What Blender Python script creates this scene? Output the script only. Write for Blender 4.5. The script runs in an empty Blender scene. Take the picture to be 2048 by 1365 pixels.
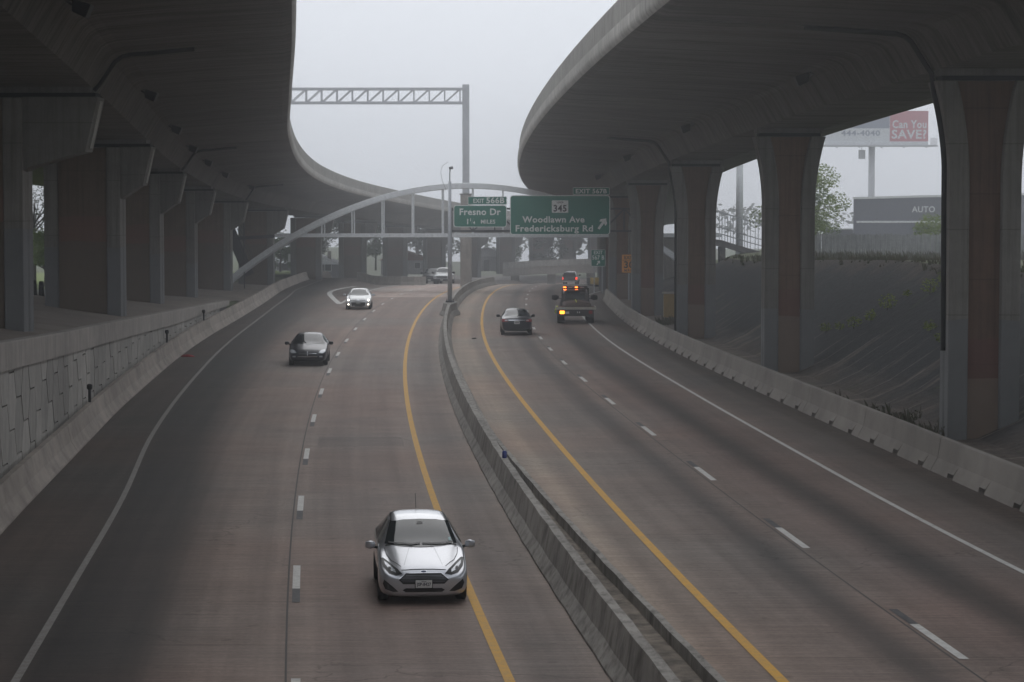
import bpy, bmesh, math, random
import numpy as np
from mathutils import Vector, Matrix
from mathutils.bvhtree import BVHTree

random.seed(7)
R = math.radians
scene = bpy.context.scene
COL = scene.collection

# ------------------------------------------------------------------ camera
cam_d = bpy.data.cameras.new('camera')
cam = bpy.data.objects.new('camera', cam_d); COL.objects.link(cam)
cam.location = (0, 0, 7.6)
cam.rotation_euler = (R(90 - 3.27), 0, 0)
cam_d.lens = 85.4; cam_d.sensor_width = 36.0
cam_d.clip_start = 0.5; cam_d.clip_end = 6000
scene.camera = cam

# ------------------------------------------------------------------ sky, sun, exposure
world = bpy.data.worlds.new('World'); scene.world = world; world.use_nodes = True
wt = world.node_tree; wt.nodes.clear()
wo = wt.nodes.new('ShaderNodeOutputWorld'); wb = wt.nodes.new('ShaderNodeBackground')
sky = wt.nodes.new('ShaderNodeTexSky'); sky.sky_type = 'NISHITA'; sky.sun_disc = False
sky.sun_elevation = R(52); sky.sun_rotation = R(10); sky.dust_density = 8; sky.air_density = 1.5
hs = wt.nodes.new('ShaderNodeHueSaturation'); hs.inputs['Saturation'].default_value = 0.25
hs.inputs['Value'].default_value = 0.06
mx = wt.nodes.new('ShaderNodeMix'); mx.data_type = 'RGBA'; mx.inputs['Factor'].default_value = 0.9
mx.inputs[7].default_value = (0.86, 0.90, 0.97, 1)
wt.links.new(sky.outputs[0], hs.inputs['Color']); wt.links.new(hs.outputs[0], mx.inputs[6])
wt.links.new(mx.outputs[2], wb.inputs['Color']); wb.inputs['Strength'].default_value = 1.0
wt.links.new(wb.outputs[0], wo.inputs['Surface'])
sun_d = bpy.data.lights.new('sun', 'SUN'); sun_d.energy = 0.9; sun_d.angle = R(80); sun_d.color = (1, 0.97, 0.93)
sun = bpy.data.objects.new('sun', sun_d); COL.objects.link(sun); sun.rotation_euler = (R(-38), 0, R(10))
sun.location = (0, 50, 60)
scene.view_settings.view_transform = 'Standard'; scene.view_settings.look = 'None'
scene.view_settings.exposure = 0.12; scene.view_settings.gamma = 1.0
scene.view_settings.use_curve_mapping = False
scene.cycles.max_bounces = 5; scene.cycles.diffuse_bounces = 3; scene.cycles.glossy_bounces = 3
scene.cycles.use_adaptive_sampling = True; scene.cycles.adaptive_threshold = 0.02
scene.cycles.volume_bounces = 0; scene.cycles.transparent_max_bounces = 8
HAZE_DENSITY = 0.0016

# ------------------------------------------------------------------ materials
MATS = {}
def node_mat(name):
    m = bpy.data.materials.new(name); m.use_nodes = True
    nt = m.node_tree
    return m, nt, nt.nodes['Principled BSDF']
def noise(nt, vec, scale, detail=5, rough=0.6):
    n = nt.nodes.new('ShaderNodeTexNoise'); n.inputs['Scale'].default_value = scale
    n.inputs['Detail'].default_value = detail; n.inputs['Roughness'].default_value = rough
    nt.links.new(vec, n.inputs['Vector']); return n.outputs[0]
def mapping(nt, vec, s=(1, 1, 1)):
    n = nt.nodes.new('ShaderNodeMapping'); n.inputs['Scale'].default_value = s
    nt.links.new(vec, n.inputs['Vector']); return n.outputs[0]
def ramp(nt, fac, stops, interp='LINEAR'):
    n = nt.nodes.new('ShaderNodeValToRGB'); cr = n.color_ramp; cr.interpolation = interp
    while len(cr.elements) < len(stops): cr.elements.new(0.5)
    for e, (p, c) in zip(cr.elements, stops):
        e.position = p; e.color = (c, c, c, 1) if not isinstance(c, tuple) else (*c, 1)
    nt.links.new(fac, n.inputs[0]); return n.outputs[0]
def mixc(nt, a, b, fac, mode='MIX'):
    n = nt.nodes.new('ShaderNodeMix'); n.data_type = 'RGBA'; n.blend_type = mode
    for sock, v in ((n.inputs[6], a), (n.inputs[7], b)):
        if isinstance(v, tuple): sock.default_value = (*v, 1)
        else: nt.links.new(v, sock)
    if isinstance(fac, (int, float)): n.inputs['Factor'].default_value = fac
    else: nt.links.new(fac, n.inputs['Factor'])
    return n.outputs[2]
def math_n(nt, op, a, b=0.0, c=0.0):
    n = nt.nodes.new('ShaderNodeMath'); n.operation = op
    for i, v in enumerate((a, b, c)):
        if isinstance(v, (int, float)): n.inputs[i].default_value = v
        else: nt.links.new(v, n.inputs[i])
    return n.outputs[0]
def position(nt):
    return nt.nodes.new('ShaderNodeNewGeometry').outputs['Position']
def objcoord(nt):
    return nt.nodes.new('ShaderNodeTexCoord').outputs['Object']
def sep(nt, vec):
    n = nt.nodes.new('ShaderNodeSeparateXYZ'); nt.links.new(vec, n.inputs[0]); return n.outputs
def add_bump(nt, bsdf, h, strength, dist=0.05):
    b = nt.nodes.new('ShaderNodeBump'); b.inputs['Strength'].default_value = strength
    b.inputs['Distance'].default_value = dist
    nt.links.new(h, b.inputs['Height']); nt.links.new(b.outputs[0], bsdf.inputs['Normal'])

def plain(name, col, rough=0.6, metal=0.0, coat=0.0, var=0.12, scale=4.0, emit=None, es=0.0, spec=0.5):
    if name in MATS: return MATS[name]
    m, nt, b = node_mat(name)
    p = position(nt)
    n = noise(nt, p, scale)
    f = ramp(nt, n, [(0.3, 1 - var), (0.7, 1 + var)])
    c = mixc(nt, col, f, 1.0, 'MULTIPLY')
    nt.links.new(c, b.inputs['Base Color'])
    b.inputs['Roughness'].default_value = rough; b.inputs['Metallic'].default_value = metal
    b.inputs['Coat Weight'].default_value = coat; b.inputs['Specular IOR Level'].default_value = spec
    b.inputs['Coat Roughness'].default_value = 0.05
    if emit:
        b.inputs['Emission Color'].default_value = (*emit, 1); b.inputs['Emission Strength'].default_value = es
    MATS[name] = m; return m

def concrete(name, col, stain=(0.45, 0.44, 0.42), streak=0.5, var=0.18, scale=1.5, bump=0.25, streak_scale=(5, 5, 0.35),
             board=None, coords='pos'):
    """weathered concrete: mottled tone, vertical run-off streaks, pores, optional form-board lines"""
    if name in MATS: return MATS[name]
    m, nt, b = node_mat(name)
    p = position(nt) if coords == 'pos' else objcoord(nt)
    n1 = noise(nt, p, scale, 8, 0.65)
    c = mixc(nt, col, ramp(nt, n1, [(0.25, 1 - var), (0.75, 1 + var)]), 1.0, 'MULTIPLY')
    n0 = noise(nt, p, 0.12, 4)
    c = mixc(nt, c, ramp(nt, n0, [(0.3, 0.78), (0.7, 1.12)]), 1.0, 'MULTIPLY')
    if streak > 0:
        n2 = noise(nt, mapping(nt, p, streak_scale), 1.0, 5, 0.7)
        f = ramp(nt, n2, [(0.45, 0.0), (0.72, 1.0)])
        f = math_n(nt, 'MULTIPLY', f, streak)
        c = mixc(nt, c, mixc(nt, c, stain, 1.0, 'MULTIPLY'), f)
    if name == 'wall_panel_concrete':
        c = mixc(nt, c, ramp(nt, nt.nodes.new('ShaderNodeObjectInfo').outputs['Random'], [(0.0, 0.82), (0.5, 1.0), (1.0, 1.14)]), 1.0, 'MULTIPLY')
    hsock = noise(nt, p, 40, 4)
    if board:
        w = nt.nodes.new('ShaderNodeTexNoise'); w.inputs['Scale'].default_value = 1.0; w.inputs['Detail'].default_value = 3
        nt.links.new(mapping(nt, p, board), w.inputs['Vector'])
        fb = ramp(nt, w.outputs[0], [(0.3, 0.55), (0.5, 1.0), (0.7, 1.25)])
        c = mixc(nt, c, fb, 0.9, 'MULTIPLY')
        yy = math_n(nt, 'ADD', sep(nt, p)[1], math_n(nt, 'MULTIPLY', noise(nt, p, 0.5, 2), 0.15))
        jl = math_n(nt, 'LESS_THAN', math_n(nt, 'PINGPONG', yy, 1.52), 0.022)
        c = mixc(nt, c, (0.5, 0.48, 0.46), math_n(nt, 'MULTIPLY', jl, ramp(nt, noise(nt, p, 0.3, 3), [(0.35, 0.1), (0.6, 0.8)])), 'MULTIPLY')
        st2 = noise(nt, mapping(nt, p, (0.25, 0.9, 0.25)), 1.0, 6, 0.7)
        c = mixc(nt, c, (0.55, 0.52, 0.49), ramp(nt, st2, [(0.52, 0.0), (0.66, 0.75)]), 'MULTIPLY')
        c = mixc(nt, c, (1.5, 1.48, 1.42), ramp(nt, noise(nt, p, 0.7, 6, 0.8), [(0.62, 0.0), (0.72, 0.5)]), 'MULTIPLY')
    nt.links.new(c, b.inputs['Base Color'])
    b.inputs['Roughness'].default_value = 0.88; b.inputs['Specular IOR Level'].default_value = 0.3
    add_bump(nt, b, hsock, bump, 0.02)
    MATS[name] = m; return m

def painted_pier(name, col, patch, low, high, patch2=None, band=None):
    """pier paint: weathered coat with rolled paint-over patches up to a height above the footing (object space)"""
    if name in MATS: return MATS[name]
    m, nt, b = node_mat(name)
    o = objcoord(nt); z = sep(nt, o)[2]
    oi = nt.nodes.new('ShaderNodeObjectInfo').outputs['Random']
    p = position(nt)
    n1 = noise(nt, p, 1.2, 8, 0.7)
    base = mixc(nt, col, ramp(nt, n1, [(0.25, 0.8), (0.75, 1.2)]), 1.0, 'MULTIPLY')
    st = noise(nt, mapping(nt, p, (7, 7, 0.25)), 1.0, 5, 0.7)
    base = mixc(nt, base, mixc(nt, base, (0.45, 0.42, 0.40), 1.0, 'MULTIPLY'), math_n(nt, 'MULTIPLY', ramp(nt, st, [(0.45, 0), (0.75, 1)]), 0.75))
    base = mixc(nt, base, (0.62, 0.6, 0.58), math_n(nt, 'MULTIPLY', math_n(nt, 'LESS_THAN', math_n(nt, 'PINGPONG', math_n(nt, 'ADD', z, math_n(nt, 'MULTIPLY', oi, 1.3)), 1.22), 0.018), 0.7), 'MULTIPLY')
    tone = ramp(nt, oi, [(0.0, 0.8), (1.0, 1.2)])
    base = mixc(nt, base, tone, 1.0, 'MULTIPLY')
    hgt = math_n(nt, 'MULTIPLY_ADD', oi, high - low, low)
    wob = math_n(nt, 'MULTIPLY_ADD', noise(nt, p, 0.6, 2), 0.25, -0.12)
    hgt = math_n(nt, 'ADD', hgt, wob)
    f = math_n(nt, 'LESS_THAN', z, hgt)
    c = mixc(nt, base, mixc(nt, patch, ramp(nt, n1, [(0.25, 0.9), (0.75, 1.1)]), 1.0, 'MULTIPLY'), math_n(nt, 'MULTIPLY', f, 0.9))
    if band:
        zb = math_n(nt, 'SUBTRACT', z, hgt)
        fb = math_n(nt, 'MULTIPLY', math_n(nt, 'GREATER_THAN', zb, 0.0), math_n(nt, 'LESS_THAN', zb, 1.1))
        c = mixc(nt, c, band, math_n(nt, 'MULTIPLY', fb, 0.6))
    nt.links.new(c, b.inputs['Base Color'])
    b.inputs['Roughness'].default_value = 0.85; b.inputs['Specular IOR Level'].default_value = 0.3
    add_bump(nt, b, noise(nt, p, 25, 4), 0.25, 0.02)
    MATS[name] = m; return m

def road_mat(name, stops, lo, hi, tint=1.0, bridge_at=None, patch=None, asph=None):
    """tined concrete pavement. UV u = metres from the yellow line, v = metres along. stops = wear profile across u"""
    m, nt, b = node_mat(name)
    uv = nt.nodes.new('ShaderNodeUVMap'); uv.uv_map = 'lane'
    s = sep(nt, uv.outputs[0]); u, v = s[0], s[1]
    p = position(nt)
    wob = math_n(nt, 'MULTIPLY_ADD', noise(nt, mapping(nt, uv.outputs[0], (0.3, 0.05, 1)), 1.0, 3), 0.5, -0.25)
    uu = math_n(nt, 'ADD', u, wob)
    fac = math_n(nt, 'DIVIDE', math_n(nt, 'SUBTRACT', uu, lo), hi - lo)
    c = ramp(nt, fac, [((x - lo) / (hi - lo), tuple(tint * k for k in col)) for x, col in stops], 'EASE')
    if asph:
        uv2 = nt.nodes.new('ShaderNodeUVMap'); uv2.uv_map = 'edge'
        w = math_n(nt, 'ADD', sep(nt, uv2.outputs[0])[0], math_n(nt, 'MULTIPLY', wob, 0.5))
        fa = ramp(nt, math_n(nt, 'DIVIDE', math_n(nt, 'ADD', w, 3.0), 10.0), [(0.0, 0.35), (0.27, 0.45), (0.33, 1.0), (0.46, 0.9), (0.58, 0.0)])
        c = mixc(nt, c, asph, fa)
    c = mixc(nt, c, (1.08, 0.97, 0.90), 1.0, 'MULTIPLY')
    n1 = noise(nt, p, 0.35, 7, 0.7)
    c = mixc(nt, c, ramp(nt, n1, [(0.25, 0.78), (0.75, 1.2)]), 1.0, 'MULTIPLY')
    # warm / cool drift of the slabs
    n3 = noise(nt, p, 0.06, 3)
    c = mixc(nt, c, ramp(nt, n3, [(0.35, (1.08, 0.97, 0.93)), (0.65, (0.93, 1.0, 1.04))]), 1.0, 'MULTIPLY')
    # transverse tining
    t = noise(nt, mapping(nt, uv.outputs[0], (0.5, 9.0, 1)), 1.0, 4, 0.7)
    c = mixc(nt, c, ramp(nt, t, [(0.3, 0.74), (0.7, 1.22)]), 1.0, 'MULTIPLY')
    # long tyre streaks and oil
    t2 = noise(nt, mapping(nt, uv.outputs[0], (2.2, 0.03, 1)), 1.0, 4, 0.6)
    c = mixc(nt, c, ramp(nt, t2, [(0.35, 0.85), (0.65, 1.1)]), 1.0, 'MULTIPLY')
    # transverse slab joints every 4.6 m
    j = math_n(nt, 'PINGPONG', v, 2.3)
    jf = math_n(nt, 'LESS_THAN', j, 0.02)
    c = mixc(nt, c, (0.55, 0.53, 0.5), math_n(nt, 'MULTIPLY', jf, 0.6), 'MULTIPLY')
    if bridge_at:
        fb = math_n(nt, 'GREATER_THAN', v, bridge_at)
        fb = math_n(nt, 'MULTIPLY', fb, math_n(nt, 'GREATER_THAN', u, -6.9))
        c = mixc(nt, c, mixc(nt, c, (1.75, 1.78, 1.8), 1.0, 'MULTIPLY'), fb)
    if patch:
        for (u0, u1, v0, v1, k) in patch:
            edge = math_n(nt, 'MULTIPLY_ADD', noise(nt, p, 1.5, 4), 0.8, -0.4)
            f1 = math_n(nt, 'MULTIPLY', math_n(nt, 'GREATER_THAN', u, u0), math_n(nt, 'LESS_THAN', u, u1))
            ve = math_n(nt, 'ADD', v, edge)
            f2 = math_n(nt, 'MULTIPLY', math_n(nt, 'GREATER_THAN', ve, v0), math_n(nt, 'LESS_THAN', ve, v1))
            c = mixc(nt, c, (k, k, k), math_n(nt, 'MULTIPLY', f1, f2), 'MULTIPLY')
    sp = noise(nt, p, 9, 6, 0.8)
    c = mixc(nt, c, ramp(nt, sp, [(0.3, 0.78), (0.7, 1.22)]), 1.0, 'MULTIPLY')
    dr = noise(nt, p, 2.3, 3, 0.5)
    c = mixc(nt, c, (0.62, 0.60, 0.58), ramp(nt, dr, [(0.66, 0.0), (0.72, 0.7)]), 'MULTIPLY')
    vo = nt.nodes.new('ShaderNodeTexVoronoi'); vo.feature = 'DISTANCE_TO_EDGE'; vo.inputs['Scale'].default_value = 0.22
    wv = nt.nodes.new('ShaderNodeVectorMath'); wv.operation = 'ADD'
    wn = nt.nodes.new('ShaderNodeTexNoise'); wn.inputs['Scale'].default_value = 1.4; wn.inputs['Detail'].default_value = 5
    nt.links.new(p, wn.inputs['Vector']); nt.links.new(p, wv.inputs[0]); nt.links.new(wn.outputs[1], wv.inputs[1]); nt.links.new(wv.outputs[0], vo.inputs['Vector'])
    cr = math_n(nt, 'MULTIPLY', math_n(nt, 'LESS_THAN', vo.outputs['Distance'], 0.0045), ramp(nt, noise(nt, p, 0.12, 2), [(0.5, 0), (0.6, 0.7)]))
    c = mixc(nt, c, (0.5, 0.48, 0.46), cr, 'MULTIPLY')
    nt.links.new(c, b.inputs['Base Color'])
    b.inputs['Roughness'].default_value = 0.75; b.inputs['Specular IOR Level'].default_value = 0.35
    add_bump(nt, b, t, 0.3, 0.01)
    return m

# ------------------------------------------------------------------ mesh helpers
class MB:
    def __init__(s): s.v = []; s.f = []
    def add(s, v, f):
        n = len(s.v); s.v += [tuple(p) for p in v]; s.f += [tuple(i + n for i in q) for q in f]; return s
    def box(s, x0, x1, y0, y1, z0, z1):
        return s.add([(x0,y0,z0),(x1,y0,z0),(x1,y1,z0),(x0,y1,z0),(x0,y0,z1),(x1,y0,z1),(x1,y1,z1),(x0,y1,z1)],
                     [(0,3,2,1),(4,5,6,7),(0,1,5,4),(1,2,6,5),(2,3,7,6),(3,0,4,7)])
    def bar(s, a, b, w, h=None, up=(0, 0, 1)):
        a, b = Vector(a), Vector(b); h = h or w
        d = (b - a).normalized(); up = Vector(up)
        if abs(d.dot(up)) > 0.98: up = Vector((0, 1, 0))
        sx = d.cross(up).normalized() * (w / 2); sz = sx.cross(d).normalized() * (h / 2)
        q = [a-sx-sz, a+sx-sz, a+sx+sz, a-sx+sz, b-sx-sz, b+sx-sz, b+sx+sz, b-sx+sz]
        return s.add(q, [(0,3,2,1),(4,5,6,7),(0,1,5,4),(1,2,6,5),(2,3,7,6),(3,0,4,7)])
    def tube(s, pts, r, n=8, cap=True):
        pts = [Vector(p) for p in pts]; rs = r if isinstance(r, (list, tuple)) else [r] * len(pts)
        n0 = len(s.v); ref = None
        for i, p in enumerate(pts):
            d = (pts[min(i+1, len(pts)-1)] - pts[max(i-1, 0)]).normalized()
            if ref is None:
                ref = Vector((0, 0, 1)) if abs(d.z) < 0.9 else Vector((1, 0, 0))
            a = d.cross(ref).normalized(); b2 = a.cross(d).normalized(); ref = b2
            for k in range(n):
                t = 2 * math.pi * k / n
                s.v.append(tuple(p + (a * math.cos(t) + b2 * math.sin(t)) * rs[i]))
        for i in range(len(pts) - 1):
            for k in range(n):
                k2 = (k + 1) % n
                s.f.append((n0+i*n+k, n0+i*n+k2, n0+(i+1)*n+k2, n0+(i+1)*n+k))
        if cap:
            s.f.append(tuple(n0 + k for k in range(n))[::-1]); s.f.append(tuple(n0 + (len(pts)-1)*n + k for k in range(n)))
        return s
    def loft(s, rings, closed=True, cap=True):
        n0 = len(s.v); n = len(rings[0])
        for r in rings: s.v += [tuple(p) for p in r]
        m = n if closed else n - 1
        for i in range(len(rings) - 1):
            for k in range(m):
                k2 = (k + 1) % n
                s.f.append((n0+i*n+k, n0+i*n+k2, n0+(i+1)*n+k2, n0+(i+1)*n+k))
        if cap and closed:
            s.f.append(tuple(n0 + k for k in range(n))[::-1]); s.f.append(tuple(n0 + (len(rings)-1)*n + k for k in range(n)))
        return s
    def prism(s, poly, y0, y1):      # polygon in (x, z) pushed along y
        return s.loft([[(x, y0, z) for x, z in poly], [(x, y1, z) for x, z in poly]])
    def build(s, name, mat, parent=None, smooth=False, bevel=0.0, world=False, fix=True):
        me = bpy.data.meshes.new(name)
        v = s.v
        if world and parent is not None:
            L = parent.matrix_world_loc
            v = [(x - L[0], y - L[1], z - L[2]) for x, y, z in v]
        me.from_pydata(v, [], s.f); me.update()
        if fix:
            bm = bmesh.new(); bm.from_mesh(me); bmesh.ops.recalc_face_normals(bm, faces=bm.faces); bm.to_mesh(me); bm.free()
        if mat: me.materials.append(mat)
        if smooth: me.polygons.foreach_set('use_smooth', [True] * len(me.polygons))
        o = bpy.data.objects.new(name, me); COL.objects.link(o)
        if parent is not None: o.parent = parent.obj if isinstance(parent, Thing) else parent
        if bevel:
            b = o.modifiers.new('bevel', 'BEVEL'); b.width = bevel; b.segments = 2; b.limit_method = 'ANGLE'
        return o

class Thing:
    def __init__(s, name, label, cat, loc=(0, 0, 0), rz=0.0, group=None):
        o = bpy.data.objects.new(name, None); COL.objects.link(o); o.location = loc; o.rotation_euler = (0, 0, rz)
        o.empty_display_size = 0.2
        s.obj = o; s.matrix_world_loc = loc
        tag(o, label, cat, group)
def tag(o, label, cat, group=None):
    o['label'] = label; o['category'] = cat
    if group: o['group'] = group
    return o
def structure(o): o['kind'] = 'structure'; return o
def stuff(o): o['kind'] = 'stuff'; return o
def share(o, parent, loc=(0, 0, 0)):
    c = o.copy(); COL.objects.link(c); c.parent = parent.obj if isinstance(parent, Thing) else parent; c.location = loc
    return c
def copy_thing(src, loc, rz=0.0, label=None, group=None):
    def rec(o, par):
        c = o.copy(); COL.objects.link(c)
        if par is not None: c.parent = par
        for ch in o.children: rec(ch, c)
        return c
    root = src.obj if isinstance(src, Thing) else src
    c = rec(root, None); c.location = loc; c.rotation_euler = (0, 0, rz)
    if label: c['label'] = label
    if group: c['group'] = group
    return c

def curve(xs, ys):
    """smooth Hermite curve through points, straight beyond its ends"""
    xs = list(xs); ys = list(ys); n = len(xs)
    m = [0] * n
    for i in range(n):
        a, b = max(i-1, 0), min(i+1, n-1); m[i] = (ys[b] - ys[a]) / (xs[b] - xs[a])
    def f(x):
        if x <= xs[0]: return ys[0] + m[0] * (x - xs[0])
        if x >= xs[-1]: return ys[-1] + m[-1] * (x - xs[-1])
        i = 0
        while x > xs[i+1]: i += 1
        h = xs[i+1] - xs[i]; t = (x - xs[i]) / h
        return ((2*t**3-3*t*t+1)*ys[i] + (t**3-2*t*t+t)*h*m[i] + (-2*t**3+3*t*t)*ys[i+1] + (t**3-t*t)*h*m[i+1])
    return f
def sstep(x, a, b):
    t = min(max((x - a) / (b - a), 0), 1); return t * t * (3 - 2 * t)

_font_cache = {}
def text_geo(string, size, width=None):
    """flat letter mesh in the local xz plane, centred on x, baseline at z = 0"""
    cu = bpy.data.curves.new('t', 'FONT'); cu.body = string; cu.size = size; cu.align_x = 'CENTER'
    cu.resolution_u = 3; cu.offset = 0.028 * size; cu.space_character = 1.08
    o = bpy.data.objects.new('t', cu); COL.objects.link(o)
    dg = bpy.context.evaluated_depsgraph_get(); dg.update()
    me = bpy.data.meshes.new_from_object(o.evaluated_get(dg))
    v = [(p.co.x, 0.0, p.co.y) for p in me.vertices]; f = [tuple(q.vertices) for q in me.polygons]
    bpy.data.objects.remove(o); bpy.data.curves.remove(cu); bpy.data.meshes.remove(me)
    if width and v:
        w = max(p[0] for p in v) - min(p[0] for p in v); c = (max(p[0] for p in v) + min(p[0] for p in v)) / 2
        v = [((p[0] - c) * width / w, p[1], p[2]) for p in v]
    return v, f
def lettering(string, size, mat, parent, x, y, z, width=None, name='lettering'):
    v, f = text_geo(string, size, width)
    mb = MB(); mb.add([(a + x, b + y, c + z) for a, b, c in v], f)
    return mb.build(name, mat, parent, fix=False)

# ------------------------------------------------------------------ the alignment (metres; +y runs up the motorway)
def fall(d):
    if d < 170: return 0.0
    if d < 287: return -(d - 170) ** 2 * 1.5e-4
    return -2.053 - 0.035 * (min(d, 480) - 287)
def zleft(d): return fall(d)
def zright(d): return 0.65 * (1 - sstep(d, 62, 165)) + fall(d)
def quad(c, k, d0):
    def f(d):
        e = min(d, 360); s = 2 * k * (e - d0)
        return c + k * (e - d0) ** 2 + (s * (d - e))
    return f
yel_L = quad(-6.3, 3.3e-4, 176)
yel_R = quad(-2.05, 3.05e-4, 175)
def dash_L(d): return yel_L(d) - 3.4
def dash_R(d): return yel_R(d) + 3.1
white_R0 = curve([0, 45, 62, 87, 120, 150, 175, 195, 214, 240], [14.2, 9.65, 8.3, 6.85, 5.5, 4.85, 4.75, 5.6, 7.6, 11.0])
def white_R(d): return white_R0(d)
white_L = curve([20, 48.6, 62, 79.4, 101, 130, 172, 200, 225, 250, 277, 310, 340], [-6.3, -8.8, -10.0, -11.8, -13.5, -15.3, -17.1, -18.4, -19.9, -20.6, -20.7, -21.2, -22.2])
bar_L = curve([10, 55.7, 73, 93, 128, 166, 186, 210, 235, 260, 284, 310, 340], [-7.7, -11.75, -13.15, -14.7, -16.8, -18.1, -18.9, -20.2, -21.6, -22.3, -22.4, -22.9, -23.9])
main_L = curve([150, 182, 215, 247, 280, 320, 360], [-12.3, -12.9, -12.9, -11.9, -9.6, -5.2, 0.5])
bar_R = quad(7.0, 3.05e-4, 175)
med_L0 = quad(-4.6, 3.3e-4, 175)
def med_L(d): return med_L0(d)
tip_L = curve([-60, 0, 40, 64.6, 80, 104, 133, 169, 200, 225, 250, 280, 310, 350, 400, 460, 500, 560], [5.0, -0.2, -3.5, -5.7, -7.1, -9.4, -12.1, -14.7, -16.0, -16.0, -15.0, -12.5, -9.5, -4.5, 3.0, 14.0, 22.0, 35.0])
def fr_L(d): return tip_L(d) - 6.4
tip_R = quad(0.4, 3.3e-4, 172)
fr_R = quad(7.2, 3.4e-4, 190)
def soffit(d): return 13.2 - 0.026 * min(d, 500)
wall_top = curve([20, 59, 80, 122, 138, 170], [5.5, 4.15, 3.42, 2.15, 1.72, 0.92])
def plateau_L(d):
    return curve([0, 60, 109, 140, 170, 200, 280, 330, 400, 600, 900], [6.5, 5.0, 3.4, 2.3, 1.2, 0.5, -1.0, -1.9, -3.2, -5, -5])(min(d, 900))
def plateau_R(d):
    return curve([0, 110, 130, 162, 230, 290, 350, 450, 900], [5.2, 4.9, 4.5, 3.7, 3.2, 1.2, -1.6, -5.0, -5.5])(min(d, 900))

ds_road = [-150, -60, -30, 0, 15] + [20 + 3 * i for i in range(0, 120)] + [400, 440, 480, 520]

# ------------------------------------------------------------------ palettes
CONC = concrete('barrier_concrete', (0.38, 0.35, 0.32), streak=0.55, var=0.2, scale=1.2)
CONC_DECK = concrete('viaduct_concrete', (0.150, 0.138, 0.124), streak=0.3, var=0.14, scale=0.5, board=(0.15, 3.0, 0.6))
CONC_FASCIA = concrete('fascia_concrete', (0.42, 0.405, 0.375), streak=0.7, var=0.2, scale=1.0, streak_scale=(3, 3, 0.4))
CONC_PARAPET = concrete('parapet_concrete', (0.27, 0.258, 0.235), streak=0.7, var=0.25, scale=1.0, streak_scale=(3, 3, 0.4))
CONC_WALL = concrete('wall_panel_concrete', (0.40, 0.38, 0.35), streak=0.55, var=0.15, scale=2.0)
CONC_DARK = concrete('stained_concrete', (0.20, 0.19, 0.18), streak=0.6, var=0.25, scale=1.5)
STEEL_GREY = plain('galvanised_steel', (0.42, 0.43, 0.45), 0.5, 0.3)
STEEL_LIGHT = plain('pale_grey_steel', (0.66, 0.68, 0.69), 0.5, 0.1)
STEEL_DARK = plain('dark_steel', (0.06, 0.06, 0.065), 0.6, 0.2)
BLACK = plain('black_rubber', (0.015, 0.015, 0.016), 0.8)
PIPE = plain('dark_pipe', (0.03, 0.03, 0.03), 0.7)

# ------------------------------------------------------------------ ground
def back_left(d):
    return wall_top(d) - 0.2 if d < 160 else (wall_top(160) - 0.2) * (1 - sstep(d, 160, 185)) + (zleft(d) + 0.12) * sstep(d, 160, 185)
def ground_left(X, d):
    a = bar_L(min(d, 480)) - 0.95; b = a - 7.5
    t = min(max((a - X) / 7.5, 0), 1)
    return back_left(d) * (1 - t) + max(plateau_L(d), back_left(d)) * t
def right_profile(d):
    e = min(d, 480); z = zright(e)
    x0 = bar_R(e) + 0.75; pt = max(plateau_R(d), z + 0.4)
    return [(x0, z + 0.02), (x0 + 2.6, z + 0.2), (x0 + 2.6 + (pt - z - 0.2) / (0.68 - 0.42 * sstep(d, 165, 215)), pt)]
def ground_right(X, d):
    p = right_profile(d)
    if X <= p[0][0]: return p[0][1]
    for (xa, za), (xb, zb) in zip(p, p[1:]):
        if X <= xb: return za + (zb - za) * (X - xa) / (xb - xa)
    return p[-1][1]
ds_g = [-160, -80, -40, 0, 20] + list(range(25, 345, 5)) + [360, 400, 480, 560, 640, 690]
rows = []
for d in ds_g:
    e = min(d, 480); bl = bar_L(e); a = bl - 0.95
    pl = max(plateau_L(d), back_left(d)); rp = right_profile(d)
    zr = min(zleft(e), zright(e)) - 0.45
    row = [(-700, d, pl), (-300, d, pl), (-110, d, pl), (a - 30, d, pl), (a - 16, d, pl), (a - 7.5, d, pl), (a - 3.75, d, (pl + back_left(d)) / 2), (a, d, back_left(d)),
           (a + 0.02, d, zr), (med_L(e), d, zr), (rp[0][0] - 0.02, d, zr), (rp[0][0], d, rp[0][1]), (rp[1][0], d, rp[1][1]),
           (rp[2][0], d, rp[2][1]), (rp[2][0] + 6, d, rp[2][1]), (rp[2][0] + 25, d, rp[2][1]), (rp[2][0] + 120, d, rp[2][1]), (800, d, rp[2][1])]
    rows.append(row)
gm, nt, b = node_mat('dry_grass_ground')
p = position(nt)
c = mixc(nt, (0.10, 0.095, 0.055), (0.085, 0.12, 0.04), ramp(nt, noise(nt, p, 0.15, 6), [(0.4, 0), (0.6, 1)]))
c = mixc(nt, c, ramp(nt, noise(nt, p, 3, 6), [(0.3, 0.7), (0.7, 1.3)]), 1.0, 'MULTIPLY')
nt.links.new(c, b.inputs['Base Color']); b.inputs['Roughness'].default_value = 0.95
add_bump(nt, b, noise(nt, p, 6, 6), 0.6, 0.1)
mb = MB(); mb.loft(rows, closed=False)
structure(mb.build('ground', gm, fix=False))

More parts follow.
